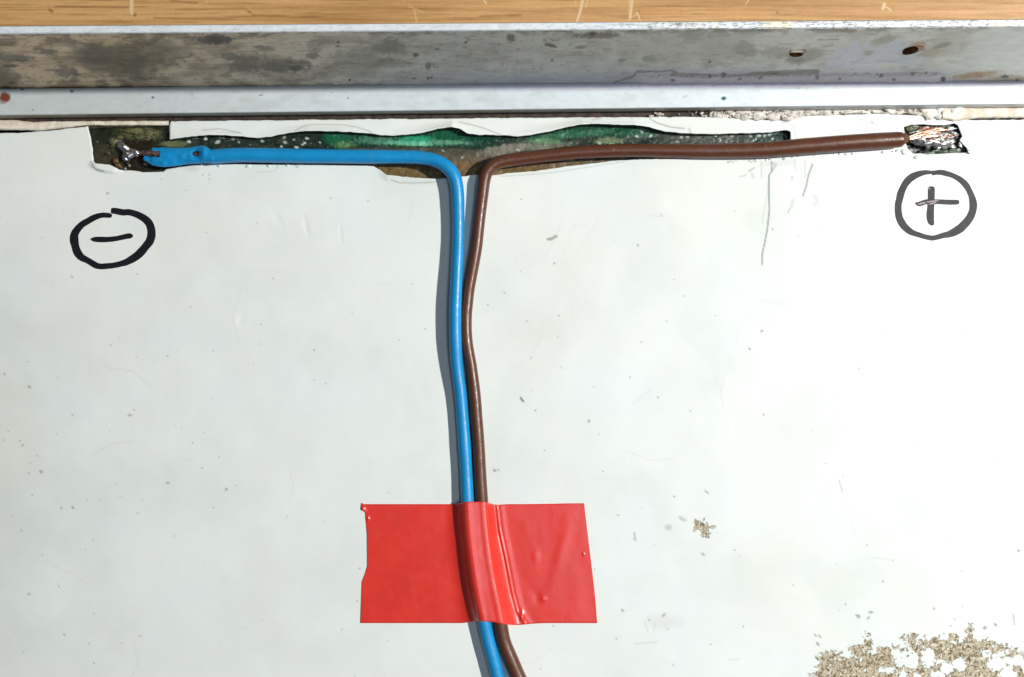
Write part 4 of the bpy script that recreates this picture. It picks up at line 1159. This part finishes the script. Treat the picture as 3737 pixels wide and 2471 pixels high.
def tube(name, path, nu=28, cap=True, n_per=14, mat=None, parent=None, label=None, wob=0.0):
    """path rows: px, py, z centre (in px units), radius px"""
    P = pl_interp(path, n_per)
    C = np.array([W(p[0], p[1], p[2] * S) for p in P]); Rr = P[:, 3] * S
    n = len(C); T = np.gradient(C, axis=0); T /= np.linalg.norm(T, axis=1)[:, None]
    up = np.array([0, 0, 1.0])
    B = np.cross(T, up); B /= np.linalg.norm(B, axis=1)[:, None]
    N = np.cross(B, T)
    a = np.linspace(0, 2 * math.pi, nu, endpoint=False)
    k = 1 + wob * (fbm(np.arange(n), 0 * np.arange(n), 9, 9, 71, 3) - .5)
    V = C[:, None] + (B[:, None] * np.cos(a)[None, :, None] + N[:, None] * np.sin(a)[None, :, None]) * (Rr * k)[:, None, None]
    V = V.reshape(-1, 3)
    i = np.arange(n - 1)[:, None] * nu; j = np.arange(nu)[None, :]; j2 = (j + 1) % nu
    q = np.stack([i + j, i + j2, i + nu + j2, i + nu + j], -1).reshape(-1, 4)
    if cap:
        V = np.vstack([V, C[:1], C[-1:]])
        c0, c1 = len(V) - 2, len(V) - 1
        e = (n - 1) * nu
        jj = np.arange(nu)
        # degenerate quads avoided: build triangles as quads with midpoint rows
        V = np.vstack([V, (V[0:nu] + C[0]) / 2, (V[e:e + nu] + C[-1]) / 2])
        m0 = len(V) - 2 * nu; m1 = len(V) - nu
        q = np.vstack([q, np.stack([m0 + jj, m0 + (jj + 1) % nu, (jj + 1) % nu, jj], -1), np.stack([e + jj, e + (jj + 1) % nu, m1 + (jj + 1) % nu, m1 + jj], -1)])
        tri = [[c0, int(m0 + (t + 1) % nu), int(m0 + t)] for t in jj] + [[c1, int(m1 + t), int(m1 + (t + 1) % nu)] for t in jj]
        me = bpy.data.meshes.new(name)
        me.from_pydata([tuple(v) for v in V], [], [tuple(int(x) for x in f) for f in q] + tri); me.update()
        me.polygons.foreach_set('use_smooth', [True] * len(me.polygons))
    else:
        me = np_mesh(name, V, q)
    return link(name, me, mat, parent, label=label)


blue = empty('blue_wire', W(1700, 1500, 0), 'blue insulated wire running from the left solder window down under the red tape', 'wire')
brown = empty('brown_wire', W(1750, 1500, 0), 'brown insulated wire running from the right solder window down under the red tape', 'wire')


def local(o):               # keep world placement while parenting to a moved empty
    o.matrix_parent_inverse.translation = -Vector(o.parent.location)
    return o


BLUE_PATH = [(771, 572, 26, 26), (830, 568, 28, 26), (900, 566, 30, 26), (1100, 569, 30, 26), (1346, 572, 30, 25.5), (1450, 573, 30, 24.5), (1525, 575, 32, 24.5), (1584, 585, 36, 24.5), (1629, 609, 40, 24.5), (1657, 645, 40, 24.5),
             (1669, 701, 38, 24), (1672, 812, 36, 23), (1671, 902, 38, 22.5), (1667, 991, 42, 22.5), (1663, 1080, 45, 22.5), (1661, 1150, 45, 22.5), (1662, 1246, 42, 22.5), (1668, 1341, 34, 22.5), (1680, 1437, 27, 23), (1688, 1533, 24, 23),
             (1695, 1628, 24, 23.5), (1701, 1724, 25, 23.5), (1706, 1820, 28, 23.5), (1711, 1900, 30, 23.5), (1721, 2000, 31, 23.5), (1738, 2120, 31, 24), (1765, 2262, 30, 24.5), (1782, 2339, 27, 25), (1802, 2413, 27, 25), (1817, 2471, 27, 25), (1842, 2570, 27, 25), (1900, 2800, 26, 25), (1930, 3300, 26, 25)]
BROWN_PATH = [(3316, 506, 22, 9), (3308, 507, 24, 15), (3296, 507, 26, 22), (3282, 509, 27, 27), (3262, 511, 28, 29), (3094, 522, 31, 29.5), (2916, 536, 31, 29.5), (2780, 547, 30, 28), (2600, 551, 29, 26), (2450, 550, 28, 24.5), (2291, 549, 28, 23.5), (2150, 554, 28, 23.5), (2068, 560, 28, 24), (1950, 573, 29, 23.5),
              (1852, 586, 31, 23.5), (1808, 598, 33, 23.5), (1783, 619, 34, 23.5), (1768, 650, 33, 23.5), (1758, 723, 29, 23), (1747, 812, 25, 22.5), (1737, 902, 23, 22.5), (1722, 991, 22.5, 22.5), (1711, 1050, 22.5, 22), (1704, 1110, 22.5, 22), (1700, 1160, 22.5, 22), (1703, 1246, 22.5, 22),
              (1719, 1341, 22.5, 22), (1731, 1437, 23, 22.5), (1739, 1533, 23, 22.5), (1746, 1628, 23, 23), (1751, 1724, 23, 23), (1757, 1820, 24, 23.5), (1763, 1900, 24, 23.5), (1774, 2000, 25, 24), (1793, 2120, 26, 24.5), (1823, 2262, 27, 25.5), (1838, 2339, 27, 26), (1867, 2413, 27, 27),
              (1892, 2471, 27, 27), (1935, 2560, 27, 27), (2020, 2800, 27, 27), (2100, 3300, 27, 27)]
local(tube('insulation', BROWN_PATH, 32, True, 14, BROWN, brown, wob=.05))
blue_ins = local(tube('insulation', BLUE_PATH, 32, False, 14, BLUE, blue, wob=.05))


# flattened, torn end of the blue insulation with copper core showing
def torn_end():
    st = [  # px, cy, ry, cz, rz
        (524, 578, 8, 12, 5), (534, 577, 14, 14, 7), (548, 574, 24, 15, 10), (556, 572, 33, 16, 12), (575, 573, 34, 17, 14), (600, 574, 35.5, 18, 15), (640, 573, 33, 19, 16), (680, 570, 31, 20, 17), (700, 568, 31.5, 22, 18), (722, 565, 33, 24, 20), (745, 564, 32.5, 26, 23),
        (758, 567, 29, 26, 25), (771, 572, 26, 26, 26), (780, 572, 26, 26, 26)]
    P = pl_interp(st, 7); nu = 44
    a = np.linspace(0, 2 * math.pi, nu, endpoint=False)
    vs = []
    for i, (px, cy, ry, cz, rz) in enumerate(P):
        for t in a:
            y = cy - ry * math.cos(t); z = cz + rz * math.sin(t)
            # dent round the little hole
            w = math.exp(-(((px - 716) / 16) ** 2 + ((y - 562) / 17) ** 2)) * (1 if math.sin(t) > 0 else 0)
            r_ = math.exp(-(((px - 742) / 10) ** 2 + ((y - 556) / 24) ** 2)) * (1 if math.sin(t) > 0 else 0)
            wn = (vnoise(np.array(px / 17.0), np.array(y / 11.0), 5) - .5) * 5 * (1 - sstep(690, 770, px))
            vs.append(W(px, y + wn * .4, (z - 9 * w + 5 * r_ + (wn if math.sin(t) > 0 else 0)) * S))
    fs = []
    n = len(P)
    for i in range(n - 1):
        for j in range(nu):
            j2 = (j + 1) % nu
            px = (P[i][0] + P[i + 1][0]) / 2; t = (a[j] + a[j] + a[1]) / 2
            y = (P[i][1] + P[i + 1][1]) / 2 - (P[i][2] + P[i + 1][2]) / 2 * math.cos(t)
            upper = math.sin(t) > -0.05
            if upper and px < 582 and 549 < y < 574 - (px - 530) * 0.05: continue        # notch that shows the core
            if upper and px < 553 and y < 552: continue
            if upper and ((px - 714) / 13) ** 2 + ((y - 561) / 9) ** 2 < 1: continue
            fs.append((i * nu + j, i * nu + j2, (i + 1) * nu + j2, (i + 1) * nu + j))
    me = bpy.data.meshes.new('torn_end'); me.from_pydata(vs, [], fs); me.update()
    me.polygons.foreach_set('use_smooth', [True] * len(fs))
    o = local(link('torn_end', me, BLUE, blue, label='flattened torn end of the blue insulation'))
    m = o.modifiers.new('thickness', 'SOLIDIFY'); m.thickness = 4.5 * S; m.offset = -1
    return o


torn_end()
local(tube('copper_core', [(500, 559, 3, 4), (514, 559, 7, 7), (530, 559, 11, 11), (575, 560, 14, 14), (640, 564, 14, 14), (700, 566, 16, 14), (760, 570, 22, 14)], 16, True, 10, COPPER_DULL, blue))
# mound of white filler where the cream sealant begins
link('sealant_mound', lumps('sealant_mound', [(3395, 412, -2e-4, 34, 20, 12, 6), (3440, 414, -1e-4, 36, 22, 14, 10), (3478, 404, 1e-4, 30, 24, 14, 20), (3500, 392, 2e-4, 22, 18, 14, 0), (3360, 418, -3e-4, 22, 12, 9, 0)], 61),
     m_lump('pale_filler', (238, 238, 230), (226, 222, 208), 0.5, 0.6, 0.05), panel)
# copper strands of the brown wire, fanned out over the right window
rs_ = random.Random(77)
for i in range(5):
    y0 = 497 + i * 2.6; y1 = 467 + i * 8.0 + rs_.uniform(-3, 3); z1 = rs_.uniform(4, 15)
    x1 = 3462 + rs_.uniform(-30, 22)
    local(tube('copper_strand', [(3292, 506, 26, 4.6), (3318, y0 + 2, 26, 4.8), (3350, y0 + (y1 - y0) * .35, 22 + rs_.uniform(-4, 4), 4.8), (3400, y0 + (y1 - y0) * .8, 15 + rs_.uniform(-3, 3), 4.8), (x1 - 20, y1, z1, 4.8), (x1, y1 + 1, z1 - 5, 3.6)],
               10, True, 7, COPPER, brown, wob=.3))


# ------------------------------------------------------------------ red tape
def build_tape():
    P_b = pl_interp(BLUE_PATH, 14); P_r = pl_interp(BROWN_PATH, 14)
    P_b = P_b[(P_b[:, 1] > 1500)]; P_r = P_r[P_r[:, 1] > 1500]
    zs = 1840.0, 2274.0
    nv_, nu_ = 96, 560
    vv = np.linspace(0, 1, nv_)
    verts = np.zeros((nv_, nu_, 3))
    g = np.linspace(0, 1, nu_)
    for r_, v in enumerate(vv):
        yc = zs[0] + (zs[1] - zs[0]) * v
        bx, rb = np.interp(yc, P_b[:, 1], P_b[:, 0]), np.interp(yc, P_b[:, 1], P_b[:, 3])
        cx, rc = np.interp(yc, P_r[:, 1], P_r[:, 0]), np.interp(yc, P_r[:, 1], P_r[:, 3])
        bz = np.interp(yc, P_b[:, 1], P_b[:, 2]); cz = np.interp(yc, P_r[:, 1], P_r[:, 2])
        zy = 275 + v * 895          # zoom row used for the outline
        xl = 1200 + np.interp(zy, [275, 322, 326, 340, 500, 740, 800, 860, 1000, 1170], [240, 238, 262, 270, 283, 285, 268, 245, 240, 234]) / 2.034
        xr = 1200 + np.interp(zy, [275, 500, 800, 1000, 1165], [1895, 1922, 1958, 1980, 1992]) / 2.034
        fl = np.interp(v, [0, .3, .5, .7, 1], [1627, 1622, 1634, 1650, 1668])
        fr = np.interp(v, [0, .25, .5, .75, .93, 1], [1808, 1818, 1845, 1868, 1895, 1912])
        pts = [(xl - 40, 0), (fl, 0), (fr, 0), (xr + 40, 0)]
        for (ox, oz, rr) in ((bx, bz, rb + 1.6), (cx, cz, rc + 1.6)):
            for a in np.linspace(0, math.pi, 60):
                pts.append((ox + rr * math.cos(a), oz + rr * math.sin(a)))
        pts = sorted(pts)
        hull = []
        for p in pts:
            while len(hull) > 1 and (hull[-1][0] - hull[-2][0]) * (p[1] - hull[-2][1]) - (hull[-1][1] - hull[-2][1]) * (p[0] - hull[-2][0]) >= 0:
                hull.pop()
            hull.append(p)
        hx, hz = zip(*hull)
        # hull runs from foot to foot
        xs = np.linspace(xl, xr, nu_)
        # the far feet would pull the hull off the sheet: rebuild with only local points
        loc = sorted([p for p in pts if fl - 1 <= p[0] <= fr + 1])
        hull = []
        for p in loc:
            while len(hull) > 1 and (hull[-1][0] - hull[-2][0]) * (p[1] - hull[-2][1]) - (hull[-1][1] - hull[-2][1]) * (p[0] - hull[-2][0]) >= 0:
                hull.pop()
            hull.append(p)
        hx, hz = zip(*hull)
        zz = np.interp(xs, hx, hz, left=0, right=0)
        # the free span on the left is pulled down hard beside the wire
        xt = bx - rb * .55; zt = bz + math.sqrt(max((rb + 1.6) ** 2 - (rb * .55) ** 2, 0))
        tl = np.clip((xs - fl) / (xt - fl), 0, 1)
        zz = np.where(xs < xt, np.minimum(zz, zt * (.06 * tl + .94 * tl ** 3.0)), zz)
        xq = cx + rc * .5; zq = cz + math.sqrt((rc + 1.6) ** 2 - (rc * .5) ** 2)
        tr = np.clip((fr - xs) / (fr - xq), 0, 1)
        zz = np.where(xs > xq, np.minimum(zz, zq * (.35 * tr + .65 * tr ** 2)), zz)
        zz = np.maximum(zz, 0)
        # never cut into the wires
        for ox, oz, rr in ((bx, bz, rb + 1.6), (cx, cz, rc + 1.6)):
            c_ = np.where(np.abs(xs - ox) < rr, oz + np.sqrt(np.maximum(rr ** 2 - (xs - ox) ** 2, 0)), -40.0)
            zz = 1.6 * np.logaddexp(zz / 1.6, c_ / 1.6)
        # pinched crease to the right of the wires
        cr = np.interp(v, [0, .2, .45, .75, .9, 1], [1812, 1822, 1845, 1870, 1888, 1918])
        zz += 3.6 * np.exp(-((xs - cr) / 5.0) ** 2) + 2.0 * np.exp(-((xs - cr - 14) / 12.0) ** 2)
        # puckers
        Yc = np.full_like(xs, yc)
        zz += 2.6 * np.exp(-(((xs - 1982) / 11) ** 2 + ((yc - 2186) / 8) ** 2)) - 1.4 * np.exp(-(((xs - 1960) / 16) ** 2 + ((yc - 2180) / 22) ** 2))
        zz += 1.5 * np.exp(-(((xs - 2050 + (yc - 2000) * .25) / 22) ** 2)) * np.exp(-((yc - 2010) / 95) ** 2)
        zz += 1.2 * np.exp(-(((xs - 1955) / 14) ** 2 + ((yc - 2030) / 18) ** 2)) + 4 * np.exp(-(((xs - 2130) / 4) ** 2 + ((yc - 2023) / 3) ** 2))
        zz += 6 * np.exp(-(((xs - 1905) / 9) ** 2 + ((yc - 2248) / 20) ** 2)) + 4 * np.exp(-(((xs - 1343) / 5) ** 2 + ((yc - 1892) / 6) ** 2))
        zz += 1.2 * (fbm(xs, Yc, 90, 90, 501, 3) - .5) * np.clip((xs - xl) / 30, 0, 1) + 6 * np.exp(-(((xs - 1325) / 7) ** 2 + ((yc - 1858) / 6) ** 2))
        # edges: bows out where it bridges the wires
        dyt = -9 * (1 - sstep(0, .12, v)) * np.exp(-((xs - 1735) / 60) ** 4) + 3 * (1 - sstep(0, .1, v)) * np.exp(-((xs - 1810) / 30) ** 2)
        dyt += 4 * (1 - sstep(0, .1, v)) * (1 - sstep(1318, 1330, xs)) * -1.0 - 3 * (1 - sstep(0, .3, v)) * sstep(1900, 2130, xs)
        dyb = 7 * sstep(.88, 1, v) * np.exp(-((xs - 1880) / 60) ** 2) - 6 * sstep(.88, 1, v) * np.exp(-((xs - 1760) / 55) ** 4)
        zst = sheet_z(xs, Yc) / S + 1.5
        zf = (zz + zst) * S
        k = S * (H - zf) / H
        verts[r_, :, 0] = (xs - CX) * k; verts[r_, :, 1] = (CY - (yc + dyt + dyb)) * k; verts[r_, :, 2] = zf
    me = np_mesh('red_tape', verts.reshape(-1, 3), grid_quads(nv_, nu_))
    o = link('red_tape', me, TAPE, label='strip of red electrical tape holding both wires down on the white backsheet', cat='tape')
    m = o.modifiers.new('thickness', 'SOLIDIFY'); m.thickness = 1.1e-4; m.offset = -0.6
    return o


build_tape()
